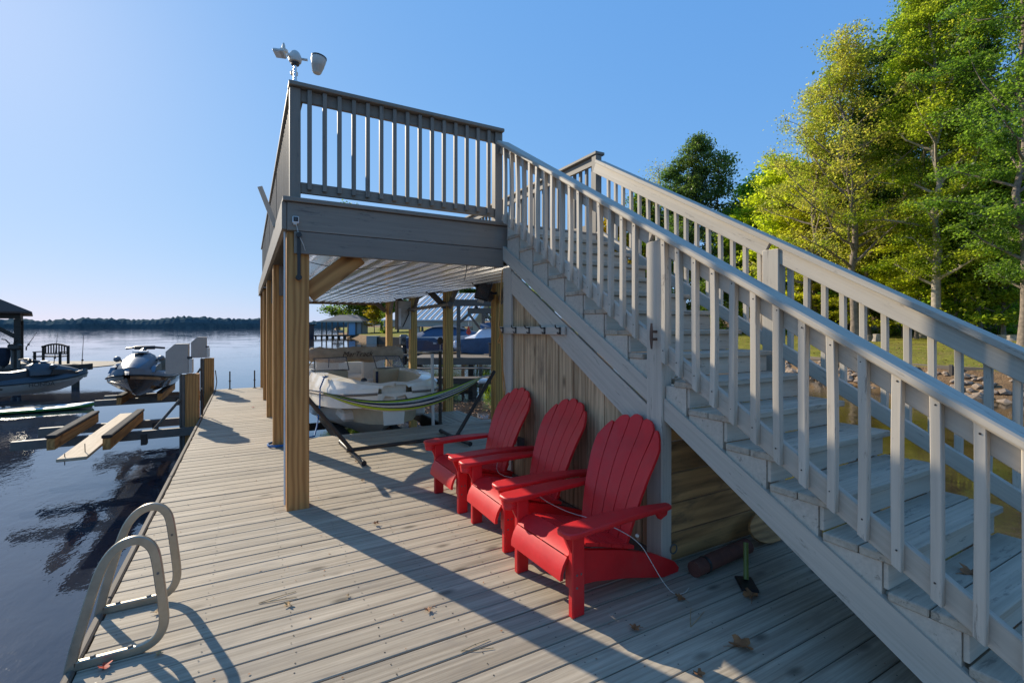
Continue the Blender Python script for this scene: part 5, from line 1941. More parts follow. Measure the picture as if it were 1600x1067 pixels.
def pwc(name, label, loc, rz, cols, dz=0, text=None, roll=0.0):
    hullm, deckm, accm, seatm = cols
    t = thing(name, label, 'jet ski', loc, rz)
    M = wm(t)
    X = [-1.62, -1.2, -.5, .3, .9, 1.25, 1.48, 1.60, 1.66]
    b = [.50, .57, .60, .60, .55, .43, .29, .17, .06]
    c = [.42, .46, .48, .46, .36, .22, .11, .05, .02]
    zk_ = [.03, 0, 0, 0, .06, .18, .34, .46, .52]
    zc = [.16, .16, .16, .18, .26, .37, .46, .52, .55]
    zr = [.40, .40, .41, .43, .48, .53, .57, .59, .60]
    zt = [.47, .50, .53, .60, .70, .71, .68, .64, .61]
    n = len(X)
    rings = [[(X[i], y, z) for y, z in ((b[i], zr[i]), (b[i] * .97, zr[i] - .09), (c[i], zc[i]), (0, zk_[i]), (-c[i], zc[i]), (-b[i] * .97, zr[i] - .09), (-b[i], zr[i]))] for i in range(n)]
    hb = open_loft(MB(), rings)
    hb.add(rings[0], [tuple(range(7))])
    hb.build('hull', hullm, t, world=M, smooth=True, sharp=28)
    rr = []
    for i in range(n):
        w = b[i]
        rr.append([(X[i], w, zr[i]), (X[i], w * .95, zr[i] + .06), (X[i], w * .80, zr[i] + .09 + (.06 if i > 3 else -.02)), (X[i], w * .55, zr[i] + (zt[i] - zr[i]) * (.8 if i > 3 else .15)), (X[i], w * .4, zt[i] - .01), (X[i], 0, zt[i])] + [(X[i], -y, z) for (y, z) in ((w * .4, zt[i] - .01), (w * .55, zr[i] + (zt[i] - zr[i]) * (.8 if i > 3 else .15)), (w * .80, zr[i] + .09 + (.06 if i > 3 else -.02)), (w * .95, zr[i] + .06), (w, zr[i]))])
    db = open_loft(MB(), rr)
    db.add(rr[0], [tuple(range(len(rr[0])))])
    db.build('deck', deckm, t, world=M, smooth=True, sharp=35)
    for s in (1, -1):
        MB().tube([(X[i], s * (b[i] + .004), zr[i] - .005) for i in range(n)], .022, 8).build('bumper', BLACKP, t, world=M, smooth=True)
    # seat
    S = [(-1.45, .20, .50, .74), (-1.35, .21, .50, .83), (-.9, .20, .50, .85), (-.78, .19, .52, .80), (-.3, .17, .53, .77), (.05, .15, .56, .82), (.2, .12, .60, .90)]
    rings = [[(x, w * cy, z0 + (z1 - z0) * cz) for cy, cz in ((-1.25, 0), (-1.1, .55), (-.85, .9), (-.4, 1.0), (.4, 1.0), (.85, .9), (1.1, .55), (1.25, 0))] for x, w, z0, z1 in S]
    MB().loft(rings).build('seat', seatm, t, world=M, smooth=True, sharp=40)
    # cowling
    Hd = [(.10, .25, .62, .94), (.28, .30, .62, 1.03), (.52, .33, .63, 1.02), (.85, .33, .64, .93), (1.15, .27, .64, .83), (1.38, .17, .63, .73), (1.50, .07, .63, .67)]
    rings = [[(x + dx, w * cy, z0 + (z1 - z0) * cz) for cy, cz, dx in ((-1.15, 0, 0), (-1.08, .4, 0), (-.80, .82, 0), (-.45, .98, 0), (0, 1.0, 0), (.45, .98, 0), (.80, .82, 0), (1.08, .4, 0), (1.15, 0, 0))] for x, w, z0, z1 in Hd]
    MB().loft(rings).build('cowling', deckm, t, world=M, smooth=True, sharp=45)
    ac = [[(x, w * cy * .82, z0 + (z1 - z0) * cz + .014) for cy, cz in ((-.95, .80), (-.45, 1.0), (0, 1.02), (.45, 1.0), (.95, .80))] for x, w, z0, z1 in Hd[3:6]]
    open_loft(MB(), ac).build('cowling_panel', accm, t, world=M, smooth=True)
    ac = [[(x, w * cy * .75, z0 + (z1 - z0) * cz + .012) for cy, cz in ((-.8, .86), (0, 1.01), (.8, .86))] for x, w, z0, z1 in Hd[1:4]]
    open_loft(MB(), ac).build('gauge_hood', BLACKP, t, world=M, smooth=True)
    MB().box(.40, .62, -.14, .14, 1.035, 1.075, .02).build('gauge_cap', WHITEP, t, world=M)
    for s in (1, -1):
        MB().lathe([(.03, -.10), (.062, -.06), (.07, .02), (.04, .09), (.01, .11)], 10, Matrix.Translation((.62, s * .42, .90)) @ Matrix.Rotation(R(90), 4, 'Y')).build('mirror', deckm, t, world=M, smooth=True)
        MB().tube([(.62, s * .30, .84), (.62, s * .40, .89)], .02, 6).build('mirror_stalk', BLACKP, t, world=M)
        MB().prism([(.55, .62), (1.30, .62), (1.10, .74), (.62, .80)], s * .335, s * .42, 'y').build('side_fairing', accm, t, world=M)
        MB().tube([(.10, s * .17, 1.15), (.02, s * .39, 1.12)], .024, 8).build('grip', BLACKP, t, world=M)
        MB().tube([(.17, s * .20, 1.13), (.12, s * .35, 1.11)], .008, 6).build('lever', BLACKM, t, world=M)
    b_ = MB().tube([(.46, 0, 1.0), (.14, 0, 1.12)], [.07, .05], 8)
    b_.tube([(.10, -.20, 1.14), (.16, 0, 1.14), (.10, .20, 1.14)], .045, 8)
    b_.build('handlebar', BLACKP, t, world=M, smooth=True)
    MB().tube([(1.58, 0, .44), (1.66, 0, .46)], .018, 8).build('tow_eye', BROWNM, t, world=M)
    if text:
        o = link(bpy.data.objects.new('lettering', text_mesh(text, .17, BLACKP, ext=.001)))
        attach(o, t, M @ Matrix.Translation((.28, -.598, .345)) @ Matrix.Rotation(R(-90), 4, 'X').inverted() @ Matrix.Rotation(R(0), 4, 'Y'))
        MB().box(-1.15, -.62, -.588, -.574, .26, .31).build('side_vent', BLACKP, t, world=M)
    return t


def build_left_lake():
    WG = surf('white_gelcoat', (.36, .34, .30), rough=.25, var=.05, coat=.4)
    pwc('jet_ski', 'silver-blue jet ski facing the camera on the raised lift beside the walkway', (-2.10, 14.05, .035), R(-93), (surf('bronze_hull', (.13, .095, .07), rough=.2, metal=.4, var=.15, coat=.5), SILVER, TEAL, BLACKP)).scale = (.95, .95, .95)
    pwc('jet_ski', 'white and black jet ski seen from the side in front of the neighbouring lake dock', (-6.38, 21.2, -.60), R(33), (WG, surf('slate_deck', (.05, .06, .07), rough=.4), BLACKP, BLACKP), text='HONDA')
    # two cantilever lifts on the walkway
    def lift(label, y0, y1, zb, zpost, ypost, bunks, xs):
        t = thing('cantilever_lift', label, 'boat lift', (-1.0, y0, zb))
        for y in (y0, y1):
            bbox('lift_arm', xs, -.80 if y == y0 else -.85, y - .05, y + .05, zb - .07, zb + .07, GALV, t, .004)
            bbox('cross_plate', -1.55, -1.47, y - .07, y + .07, zb - .16, zb + .02, BROWNM, t, .004)
        p = bbox('post', -.945, -.745, ypost, ypost + .20, -2.2, zpost, PINE, t, .006)
        bbox('steel_channel', -1.03, -.95, ypost + .01, ypost + .19, -1.6, zpost - .01, GALV, t, .004)
        M = Matrix.Identity(4)
        b = MB().prism([(-1.22, zpost + .02), (-.90, zpost + .02), (-.90, zpost + .53), (-1.09, zpost + .53), (-1.22, zpost + .40)], ypost - .02, ypost + .22, 'y')
        b.build('motor_cover', BOXT, t)
        bbox('cover_end', -.897, -.84, ypost - .015, ypost + .215, zpost + .02, zpost + .26, OFFW, t, .004)
        bbox('latch', -.915, -.84, ypost - .026, ypost - .0, zpost + .27, zpost + .31, BLACKP, t, .002)
        MB().tube([(-1.0, ypost - .02, zpost + .02), (-1.0, ypost - .03, zb), (-1.0, ypost - .03, -1.2)], .006, 6).build('cable', BLACKM, t)
        MB().tube([(-1.02, ypost - .02, zb + .75 if zb > -.18 else zb + .55), (-1.45, ypost + .1, zb - .02)], .024, 8).build('brace', GALV, t)
        MB().tube([(-.72, ypost + .2, .5), (-.69, ypost + .24, .2), (-.73, ypost + .21, -.1)], .012, 6).build('hose', BLACKP, t)
        for (xa, ya, yb, zt) in bunks:
            bbox('bunk', xa - .045, xa + .045, ya, yb, zt - .16, zt, PINE, t, .004)
            bbox('bunk_carpet', xa - .058, xa + .058, ya - .01, yb + .01, zt + .002, zt + .05, CARPET, t, .01)
            for y in (y0, y1):
                bbox('bunk_bracket', xa - .06, xa - .05, y - .06, y + .06, zb - .05, zt - .02, GALV, t, .001)
        return t
    lift('empty jet ski lift with carpeted bunks low over the water', 9.95, 11.05, -.20, .78, 9.95, ((-2.42, 9.0, 11.25, .03), (-1.74, 8.65, 11.1, .03)), -3.12)
    lift('raised jet ski lift carrying the silver-blue jet ski', 14.35, 15.2, -.17, .82, 14.1, ((-2.52, 13.6, 15.9, .02), (-1.78, 13.6, 15.9, .06)), -3.1)
    # the loose plank
    t = thing('loose_plank', 'long bleached plank resting across the empty jet ski lift', 'plank', (-1.95, 9.8, .0))
    p0, p1 = V((-1.95, 7.98, -.075)), V((-1.93, 11.3, -.03))
    board('plank_board', p0, p1, .30, .04, PLANKW, t, .006)
    MB().tube([(-2.04, 8.08, -.16), (-2.04, 8.08, -.01)], .005, 6).build('nail', BLACKM, t)
    MB().tube([(-1.88, 8.26, -.14), (-1.885, 8.26, .06)], .005, 6).build('nail', BLACKM, t)
    # paddle board afloat
    t = thing('paddle_board', 'green and white paddle board floating in front of the white jet ski', 'paddle board', (-5.8, 19.2, WZ), R(4))
    M = wm(t)
    def outline(x):
        u = x / 1.62
        return .40 * (1 - abs(u) ** 3.2) ** .6
    xs = [-1.62 + 3.24 * k / 22 for k in range(23)]
    def rk(x):
        return .10 * max(0, abs(x) - .9) ** 2
    rings = [[(x, outline(x) * cy, z + rk(x)) for cy, z in ((-.7, .0), (-1.0, .05), (-1.0, .10), (1.0, .10), (1.0, .05), (.7, .0))] for x in xs]
    MB().loft(rings).build('hull', surf('board_green', (.09, .25, .05), rough=.35), t, world=M, smooth=True, sharp=40)
    rings = [[(x, outline(x) * .97 * cy, z + rk(x)) for cy, z in ((-1, .103), (-.8, .128), (.8, .128), (1, .103))] for x in xs]
    MB().loft(rings).build('top_sheet', WHITEP, t, world=M, smooth=True, sharp=40)
    rings = [[(x, outline(x) * .6 * cy, z + rk(x)) for cy, z in ((-1, .129), (-.9, .134), (.9, .134), (1, .129))] for x in xs[7:17]]
    MB().loft(rings).build('deck_pad', surf('pad_tan', (.30, .22, .15), rough=.8), t, world=M)
    # neighbouring lake dock, gazebo and its furniture (built in a frame facing the shore)
    F = Matrix.Rotation(-YAW, 4, 'Z')
    t = thing('lake_dock', 'dark neighbouring lake dock under the brown gazebo', 'dock', tuple(F @ V((-22, 20.5, -.1))), -YAW)
    for k in range(22):
        y = 19.6 + k * .2
        b = MB().box(-27, -18.0, y, y + .19, -.15, -.11, .004)
        b.build('plank', DARKW if k % 3 else OLD, t, world=F)
    MB().box(-27, -17.95, 19.55, 19.595, -.36, -.11).build('rim_joist', DARKW, t, world=F)
    for x in (-25.5, -23, -20.6, -18.15):
        MB().lathe([(.13, -2.5), (.13, .06)], 10, Matrix.Translation((x, 19.8, 0))).build('piling', DARKW, t, world=F)
    MB().box(-18.6, -17.85, 19.6, 20.3, -.2, .06, .02).build('corner_box', DARKW, t, world=F)
    g = thing('gazebo', 'brown-roofed gazebo cut by the left edge', 'gazebo', tuple(F @ V((-24, 22, -.1))), -YAW)
    G = F @ Matrix.Translation((-20.16, 20.0, 0)) @ Matrix.Rotation(R(45), 4, 'Z')
    MB().add([(0, 0, 2.24), (0, 8, 2.24), (-8, 8, 2.24), (-8, 0, 2.24), (-4, 4, 4.5),
              (0, 0, 2.17), (0, 8, 2.17), (-8, 8, 2.17), (-8, 0, 2.17)],
             [(0, 1, 4), (1, 2, 4), (2, 3, 4), (3, 0, 4), (5, 6, 7, 8), (0, 5, 6, 1), (1, 6, 7, 2), (2, 7, 8, 3), (3, 8, 5, 0)]).build('roof', SHINGLE, g, world=G)
    MB().box(-7.8, -.35, .32, .48, 1.95, 2.165).build('roof_beam', DARKW, g, world=G)
    MB().box(-.52, -.36, .49, 7.7, 1.95, 2.165).build('roof_beam', DARKW, g, world=G)
    for (x, y) in ((-.44, .4), (-.44, 7.4), (-7.4, .4)):
        MB().box(x - .10, x + .10, y - .1, y + .1, -.1, 1.94).build('post', DARKW, g, world=G)
    MB().beam((-.50, .4, 1.2), (-1.6, .4, 2.0), .12, .16).build('brace', DARKW, g, world=G)
    b = thing('garden_bench', 'slatted dark bench standing on the neighbouring lake dock', 'bench', tuple(F @ V((-20.1, 20.9, -.11))), -YAW)
    MB().box(-20.75, -19.55, 20.6, 21.05, .30, .34).build('seat', DARKW, b, world=F)
    for x in (-20.72, -19.62):
        MB().box(x, x + .07, 20.98, 21.05, -.11, .78).build('rear_leg', DARKW, b, world=F)
        MB().box(x, x + .07, 20.6, 20.67, -.11, .5).build('front_leg', DARKW, b, world=F)
        MB().box(x - .01, x + .08, 20.58, 21.0, .502, .54).build('arm', DARKW, b, world=F)
    arc = [(-20.74 + 1.19 * k / 8, .72 + .13 * math.sin(PI * k / 8)) for k in range(9)]
    MB().tube([(x, 21.01, z) for x, z in arc], .04, 6).build('top_rail', DARKW, b, world=F)
    MB().box(-20.7, -19.6, 20.99, 21.03, .40, .46).build('lower_rail', DARKW, b, world=F)
    for k in range(9):
        x = -20.6 + k * .118
        MB().box(x, x + .04, 21.0, 21.03, .462, .74 + .11 * math.sin(PI * (k + 1) / 10)).build('slat', DARKW, b, world=F)
    # gear round the gazebo post
    j = thing('life_jacket', 'dark blue life jacket draped on a stand beside the gazebo post', 'life jacket', tuple(F @ V((-21.1, 19.7, .3))), -YAW)
    rs = random.Random(12)
    rings = []
    for z, w in ((-.02, .10), (.12, .20), (.35, .25), (.55, .28), (.68, .24), (.74, .12)):
        rings.append([(-21.05 + w * rs.uniform(.85, 1.15) * math.cos(a), 19.7 + w * .6 * math.sin(a), z + rs.uniform(-.02, .02)) for a in [i * PI / 5 for i in range(10)]])
    MB().loft(rings).build('cloth', surf('dark_navy_cloth', (.015, .02, .035), rough=.9, var=.4), j, world=F, smooth=True)
    MB().tube([(-21.05, 19.7, -.1), (-21.05, 19.7, .1)], .05, 8).build('stand', DARKW, j, world=F)
    h = thing('outboard_stand', 'dark equipment stand with handlebar grips in front of the gazebo post', 'stand', tuple(F @ V((-20.5, 19.6, -.1))), -YAW)
    for x in (-20.62, -20.36):
        MB().box(x, x + .07, 19.58, 19.65, -.5, .66).build('upright', GALV, h, world=F)
    MB().box(-20.72, -20.24, 19.5, 19.74, .66, .90, .05).build('motor_head', BROWNM, h, world=F)
    MB().tube([(-21.0, 19.6, 1.09), (-20.85, 19.6, 1.08), (-20.68, 19.6, .92)], .022, 6).build('grip', BROWNM, h, world=F)
    MB().tube([(-20.52, 19.6, .92), (-20.32, 19.6, 1.10)], .022, 6).build('grip', BROWNM, h, world=F)
    for i, (xa, za, xb, zb, lab) in enumerate(((-20.3, .75, -19.86, 1.38, 'short fishing rod leaning right from the equipment stand'), (-19.15, .05, -18.98, 1.36, 'fishing rod upright in the middle of the neighbouring lake dock'), (-17.98, -.05, -17.90, 1.30, 'fishing rod at the right corner of the neighbouring lake dock'))):
        r = thing('fishing_rod', lab, 'fishing rod', tuple(F @ V((xa, 19.9, za))), -YAW)
        MB().tube([(xa, 19.9, za), (xb, 19.9, zb)], [.016, .006], 6).build('rod', BLACKP, r, world=F)
        MB().lathe([(.01, -.04), (.04, -.02), (.04, .02), (.01, .04)], 8, Matrix.Translation((xa * .8 + xb * .2 + .03, 19.88, za * .8 + zb * .2))).build('reel', BLACKM, r, world=F)
        MB().tube([(xa, 19.9, za - .12), (xa, 19.9, za + .02)], .024, 6).build('handle', DARKW, r, world=F)


# ================================================================== NEIGHBOURING BOATHOUSES ACROSS THE SLIP
def build_right_cove():
    F = Matrix.Rotation(-YAW, 4, 'Z')      # x = sideways in the picture, y = distance from the camera
    def P(x, y, z):
        return tuple(F @ V((x, y, z)))
    t = thing('neighbour_dock', 'sunlit plank dock of the neighbour with stepped lower walkways, beyond the boat slip', 'dock', P(-2, 19, .3), -YAW)
    for k in range(14):
        y = 18.55 + k * .16
        MB().box(-3.9, 1.4, y, y + .152, .37, .41, .003).build('plank', PLANKW if k % 4 == 1 else OLD, t, world=F)
    MB().box(-3.9, 1.4, 18.5, 18.545, .14, .405).build('rim_joist', OLD, t, world=F)
    for k in range(4):
        y = 17.8 + k * .16
        MB().box(-3.9, 1.4, y, y + .152, .02, .06, .003).build('lower_plank', OLD, t, world=F)
    for k in range(3):
        y = 16.9 + k * .2
        MB().box(-4.1, 1.4, y, y + .19, -.26, -.21, .003).build('lower_plank', OLD, t, world=F)
    MB().box(-4.1, 1.4, 16.85, 16.895, -.42, -.22).build('lower_joist', DARKW, t, world=F)
    for x in (-3.7, -2.7, -1.7, -.7, .6):
        MB().box(x, x + .16, 18.56, 18.72, -2.3, .365).build('pile', DARKW, t, world=F)
        MB().box(x + .3, x + .42, 16.95, 17.07, -2.3, -.265).build('pile', DARKW, t, world=F)
    for (x, lab) in ((-1.02, 'white fender hanging from the neighbour dock beside the hammock end'), (-2.85, 'white fender on the neighbour dock behind the white guide pole')):
        f = thing('fender', lab, 'fender', P(x, 16.82, -.3), -YAW, 'white fenders on the neighbour dock')
        MB().tube([(x - .20, 16.78, -.30), (x - .16, 16.78, -.30), (x + .12, 16.78, -.30), (x + .17, 16.78, -.30), (x + .22, 16.78, -.30)], [.03, .10, .10, .09, .03], 10).build('fender_body', WHITEP, f, world=F, smooth=True)
        MB().tube([(x - .2, 16.78, -.3), (x, 16.84, -.2), (x + .2, 16.78, -.3)], .008, 5).build('fender_rope', ROPEW, f, world=F)
    # open timber frame on that dock
    f = thing('timber_frame', 'grey open timber frame with knee braces standing on the neighbour dock', 'frame', P(-1.4, 18.9, .4), -YAW)
    for (x, y) in ((-2.1, 18.7), (-.68, 18.7), (-1.30, 21.5), (1.0, 18.7)):
        MB().box(x - .07, x + .07, y - .07, y + .07, .41, 2.42, .006).build('post', OLD, f, world=F)
    MB().box(-2.3, 1.2, 18.62, 18.78, 2.42, 2.68, .006).build('beam', OLD, f, world=F)
    MB().box(-2.0, 1.2, 21.4, 21.55, 2.20, 2.45, .006).build('beam', OLD, f, world=F)
    for (x, d) in ((-2.1, 1), (-.68, -1)):
        MB().beam((x, 18.7, 1.75), (x + d * .75, 18.7, 2.40), .10, .10).build('knee_brace', OLD, f, world=F)
    MB().beam((-1.3, 21.45, 1.35), (-1.95, 21.45, 2.2), .10, .10).build('knee_brace', OLD, f, world=F)
    MB().beam((-1.3, 21.45, 1.35), (-.65, 21.45, 2.2), .10, .10).build('knee_brace', OLD, f, world=F)
    b = thing('waste_bin', 'dark grey square bin on the neighbour dock', 'bin', P(-.78, 19.0, .41), -YAW)
    MB().box(-.92, -.58, 18.95, 19.3, .41, .92, .015).build('bin_body', surf('dark_grey_plastic', (.06, .06, .06), rough=.6), b, world=F)
    MB().box(-.94, -.56, 18.93, 19.32, .922, .97, .01).build('lid', BLACKP, b, world=F)
    # blue covered runabout
    b = thing('covered_boat', 'runabout under a blue and white cover on the neighbour dock', 'boat', P(-1.5, 22, .5), -YAW)
    rings = [[(x, 21.9 + w * cy, z0 + (z1 - z0) * cz) for cy, cz in ((-1, .75), (-.9, 0), (.9, 0), (1, .75), (.95, 1), (-.95, 1))] for x, w, z0, z1 in ((-2.28, .75, .48, 1.05), (-1.6, .95, .42, 1.10), (-.4, 1.0, .42, 1.18), (1.4, .9, .5, 1.25), (2.4, .3, .9, 1.3))]
    MB().loft(rings).build('hull_cover', BLUEC, b, world=F, smooth=True, sharp=40)
    rings = [[(x, 21.9 + w * cy, z0 + (z1 - z0) * cz) for cy, cz in ((-1, 0), (-.82, .7), (-.3, 1), (.3, 1), (.82, .7), (1, 0))] for x, w, z0, z1 in ((-2.1, .85, 1.09, 1.12), (-1.65, .92, 1.10, 1.28), (-1.35, .92, 1.12, 1.62), (-1.2, .92, 1.12, 1.74), (-.5, .92, 1.15, 1.76), (.4, .9, 1.18, 1.40))]
    MB().loft(rings).build('top_cover', WHITEC, b, world=F, smooth=True, sharp=40)
    rings = [[(x, 21.88 + w * cy, z) for cy, z in ((-.86, 1.55 + dz), (-.5, 1.77 + dz), (.5, 1.79 + dz), (.9, 1.55 + dz))] for x, w, dz in ((-1.42, .95, -.02), (-1.1, .96, .035), (-.5, .96, .03), (.2, .95, -.16))]
    open_loft(MB(), rings).build('top_panel', BLUEC, b, world=F, smooth=True)
    MB().box(-2.62, -2.3, 21.2, 21.5, .62, 1.0, .08).build('motor_cover', WHITEC, b, world=F)
    MB().box(-2.3, 2.0, 21.3, 22.4, .412, .425).build('bunk', GALV, b, world=F)
    fl = thing('flag', 'small red and white flag hanging by the blue covered boat', 'flag', P(-1.95, 20.8, 1.3), -YAW)
    MB().add([(-1.90, 20.8, 1.66), (-1.84, 20.82, 1.5), (-1.78, 20.8, 1.36), (-1.88, 20.83, 1.24), (-2.0, 20.8, 1.33), (-1.97, 20.78, 1.5)], [(0, 1, 2, 3, 4, 5)]).build('cloth', FLAGR, fl, world=F)
    MB().tube([(-1.90, 20.8, 1.65), (-1.90, 20.8, 1.85)], .008, 5).build('cord', WHITEP, fl, world=F)
    # boathouse with standing-seam roof
    h = thing('boathouse', 'neighbour boathouse with pale standing-seam metal roof and beige siding', 'boathouse', P(-3, 26, 0), -YAW)
    e0, e1, r0, r1 = (-6.6, 24, 1.98), (-1.90, 24, 1.98), (-4.9, 28.5, 3.62), (-1.12, 28.5, 3.62)
    MB().add([e0, e1, r1, r0, tuple(V(e0) - V((0, 0, .06))), tuple(V(e1) - V((0, 0, .06))), tuple(V(r1) - V((0, 0, .06))), tuple(V(r0) - V((0, 0, .06)))],
             [(0, 1, 2, 3), (4, 5, 6, 7), (0, 1, 5, 4), (1, 2, 6, 5), (2, 3, 7, 6), (3, 0, 4, 7)]).build('roof', surf('pale_metal_roof', (.86, .82, .76), rough=.6, metal=.0, var=.05), h, world=F)
    MB().add([r0, r1, (-1.9, 33, 1.98), (-6.6, 33, 1.98)], [(0, 1, 2, 3)]).build('roof', GREYROOF, h, world=F)
    MB().add([e0, r0, (-6.6, 33, 1.98)], [(0, 1, 2)]).build('roof', GREYROOF, h, world=F)
    SEAM = surf('dark_seam', (.02, .02, .022), rough=.9, spec=.1)
    for k in range(16):
        s = (k + .5) / 16
        a, b2 = V(e0).lerp(V(e1), s), V(e0).lerp(V(e1), s) + V((.78, 4.5, 1.64)) * 1.0
        mx = V(r0).lerp(V(r1), s)
        if a.x + .78 < -4.9:
            continue
        MB().beam(a + V((0, 0, .03)), b2 + V((0, 0, .03)), .022, .03).build('seam', SEAM, h, world=F)
    MB().add([(-1.98, 24.1, 1.9), (-1.98, 33, 1.9), (-1.2, 28.5, 3.5), (-1.98, 24.1, 1.2), (-1.98, 33, 1.2)], [(0, 2, 1), (0, 1, 4, 3)]).build('gable_wall', SIDEB, h, world=F)
    MB().box(-6.5, -1.99, 24.12, 24.2, 1.62, 1.90).build('fascia', SIDEB, h, world=F)
    for k in range(30):
        x = -6.45 + k * .15
        MB().box(x, x + .03, 24.095, 24.118, 1.63, 1.89).build('batten', SIDEB, h, world=F)
    for x in (-6.3, -4.85, -3.3, -2.12):
        MB().box(x - .12, x + .12, 24.25, 24.49, -2.2, 1.61).build('post', SIDEB if x > -5 else OLD, h, world=F)
        MB().box(x - .1, x + .1, 32.0, 32.2, -2.2, 1.9).build('post', OLD, h, world=F)
    MB().box(-6.5, -2.0, 24.2, 25.0, -.16, .02).build('walkway', OLD, h, world=F)
    # boat under that roof
    b = thing('power_boat', 'blue and white power boat with outboard under the metal-roofed boathouse', 'boat', P(-3.6, 23, .2), -YAW)
    rings = [[(x, 23.0 + w * cy, z0 + (z1 - z0) * cz) for cy, cz in ((-1, 1), (-.98, .55), (-.6, 0), (.6, 0), (.98, .55), (1, 1))] for x, w, z0, z1 in ((-4.9, .95, .45, 1.15), (-3.6, 1.0, .40, 1.16), (-2.4, .85, .45, 1.2), (-1.6, .45, .75, 1.25), (-1.25, .05, 1.1, 1.27))]
    hu = MB().loft(rings).build('hull', surf('white_hull', (.60, .62, .64), rough=.3), b, world=F, smooth=True, sharp=30)
    MB().add([(-4.9, 22.03, .62), (-4.2, 22.0, .50), (-3.0, 22.06, .55), (-2.5, 22.12, .62), (-3.2, 22.0, .80), (-4.0, 21.985, .98), (-4.9, 22.02, .98)], [(0, 1, 2, 3, 4, 5, 6)]).build('hull_graphic', NAVY, b, world=F)
    MB().add([(-4.9, 22.02, .985), (-4.0, 21.978, .985), (-3.3, 22.0, .82), (-3.0, 22.01, .82), (-3.6, 21.98, 1.10), (-4.9, 22.01, 1.10)], [(0, 1, 2, 3, 4, 5)]).build('hull_graphic', BLUEC, b, world=F)
    rings = [[(x, 23.0 + w * cy, z0 + (z1 - z0) * cz) for cy, cz in ((-1, 0), (-.7, .85), (0, 1), (.7, .85), (1, 0))] for x, w, z0, z1 in ((-4.8, .98, 1.16, 1.22), (-4.2, 1.0, 1.16, 1.42), (-3.7, 1.0, 1.17, 1.64), (-2.9, .95, 1.19, 1.70), (-2.2, .78, 1.21, 1.5), (-1.5, .35, 1.25, 1.28))]
    MB().loft(rings).build('boat_cover', BLUEC, b, world=F, smooth=True, sharp=40)
    rings = [[(x, 22.97 + w * cy, z0 + (z1 - z0) * cz) for cy, cz in ((-.75, .83), (0, 1.02), (.7, .9))] for x, w, z0, z1 in ((-4.2, 1.0, 1.16, 1.44), (-3.7, 1.02, 1.17, 1.67), (-2.9, .97, 1.19, 1.73), (-2.2, .8, 1.21, 1.53))]
    open_loft(MB(), rings).build('cover_panel', BLACKP, b, world=F, smooth=True)
    MB().box(-5.35, -4.98, 22.5, 23.0, .72, 1.25, .10).build('outboard', GALV, b, world=F)
    MB().box(-5.25, -5.02, 22.6, 22.9, -.2, .72, .05).build('outboard_leg', BLACKP, b, world=F)
    MB().tube([(-5.1, 22.49, 1.0), (-5.1, 22.45, 1.0)], .10, 10).build('outboard_cap', BLACKP, b, world=F)
    MB().box(-5.1, -1.4, 22.2, 23.8, .25, .33).build('cradle', GALV, b, world=F)
    for x in (-4.4, -3.0, -1.9):
        MB().box(x, x + .09, 22.3, 22.39, -2.2, .25).build('cradle_post', DARKW, b, world=F)
    # far boathouse and its neighbour
    D = 110.0
    def lat(px):
        return (px - 800) / 744.0 * D
    h = thing('boathouse', 'grey hip-roofed far boathouse across the cove with a pale blue door', 'boathouse', P(lat(535), D, 0), -YAW)
    x0, x1 = lat(503), lat(568)
    MB().add([(x0, D - 1, 3.0), (x1, D - 1, 3.0), (x1, D + 9, 3.0), (x0, D + 9, 3.0), (x0 + 2.5, D + 4, 4.5), (x1 - 2.8, D + 4, 4.5)], [(0, 1, 5, 4), (1, 2, 5), (2, 3, 4, 5), (3, 0, 4), (0, 1, 2, 3)]).build('roof', GREYROOF, h, world=F)
    MB().box(x0, x1, D - .9, D - .8, 2.72, 2.98).build('fascia', SIDEB, h, world=F)
    for px in (504, 511, 520, 529, 538, 557, 566):
        x = lat(px)
        MB().box(x - .12, x + .12, D - .5, D - .3, -2.5, 2.72).build('post', OLD, h, world=F)
    MB().box(lat(556), lat(566.5), D - .2, D + 4, -.2, 2.95).build('wall', surf('grey_wall', (.30, .29, .27)), h, world=F)
    MB().box(lat(545.5), lat(555.5), D - .25, D + 4, -.2, 2.8).build('door', surf('pale_blue_door', (.20, .38, .55)), h, world=F)
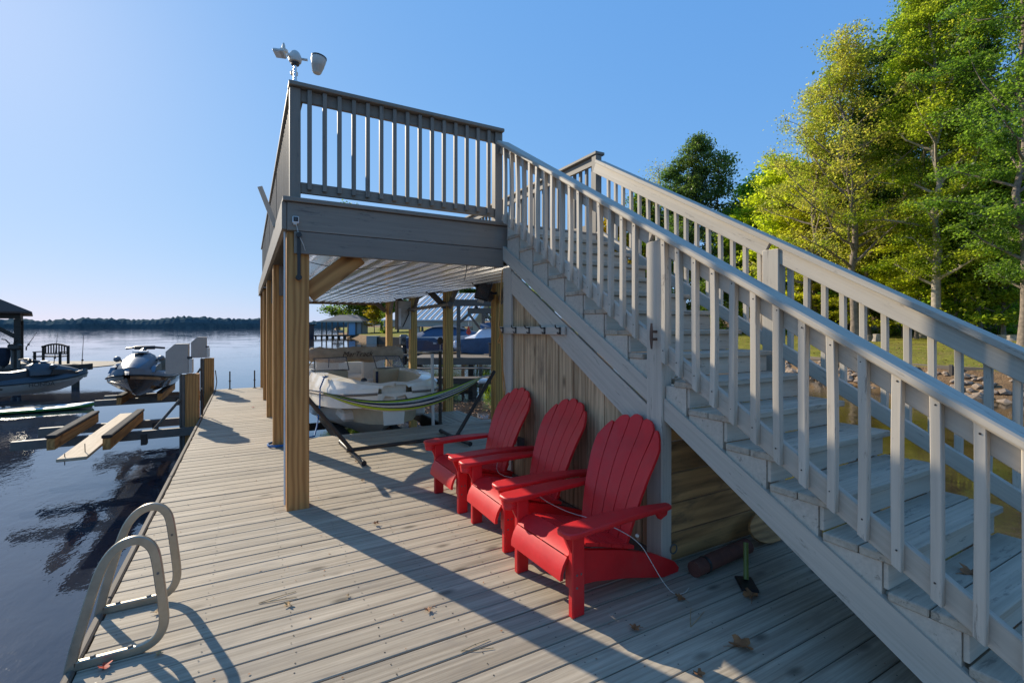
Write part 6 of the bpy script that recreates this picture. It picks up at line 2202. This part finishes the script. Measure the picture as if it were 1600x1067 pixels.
    MB().box(lat(498), lat(580), D - 3, D + 4, -.5, -.2).build('platform', DARKW, h, world=F)
    for px in range(500, 580, 9):
        MB().box(lat(px), lat(px) + .3, D - 2.9, D - 2.6, -3, -.5).build('pile', DARKW, h, world=F)
    bt = thing('far_boat', 'small white boat under the far boathouse roof', 'boat', P(lat(524), D + 2, 0), -YAW)
    rings = [[(x, D + 2 + w * cy, z) for cy, z in ((-1, .9), (-.6, .2), (.6, .2), (1, .9))] for x, w in ((lat(516), .8), (lat(524), 1.0), (lat(531), .1))]
    MB().loft(rings).build('hull', WHITEP, bt, world=F)
    MB().box(lat(521), lat(526), D + 1.4, D + 2.6, .9, 1.7, .1).build('windshield', GLASSD, bt, world=F)
    bt['label'] = 'small white boat under the far boathouse roof'
    tw = thing('boat_shelter', 'dark two-level boat shelter with railing left of the far boathouse', 'shelter', P(lat(493), D - 8, 0), -YAW)
    MB().box(lat(492) , lat(502), D - 8, D - 4, -1.0, 2.0).build('wall', surf('dark_blue_wall', (.03, .045, .08)), tw, world=F)
    MB().box(lat(476), lat(503), D - 8.2, D - 3, 2.0, 2.2).build('platform', DARKW, tw, world=F)
    for px in (477, 484, 490, 496, 502):
        MB().box(lat(px), lat(px) + .15, D - 8.1, D - 7.95, -2.5, 3.2).build('post', DARKW, tw, world=F)
    for z in (2.6, 3.1):
        MB().box(lat(476), lat(503), D - 8.1, D - 7.98, z, z + .12).build('rail', DARKW, tw, world=F)
    # sea wall
    w = thing('seawall', 'low pale and dark seawall below the far lawn', 'seawall', P(-16, 72, -.5), -YAW)
    a0, a1, a2 = (574 - 800) / 744 * 72, (590 - 800) / 744 * 72, (655 - 800) / 744 * 66
    MB().box(a0, a1, 71.5, 73.5, -1.5, .25).build('wall_block', surf('pale_concrete', (.34, .31, .27)), w, world=F)
    MB().prism([(a1, 71.8), (a2, 65.0), (a2 + .3, 66.2), (a1, 73.5)], -1.5, .12, 'z').build('wall_planking', DARKW, w, world=F)


build_chairs()
build_dock_things()
build_hammock()
build_bowrider()
build_left_lake()
build_right_cove()
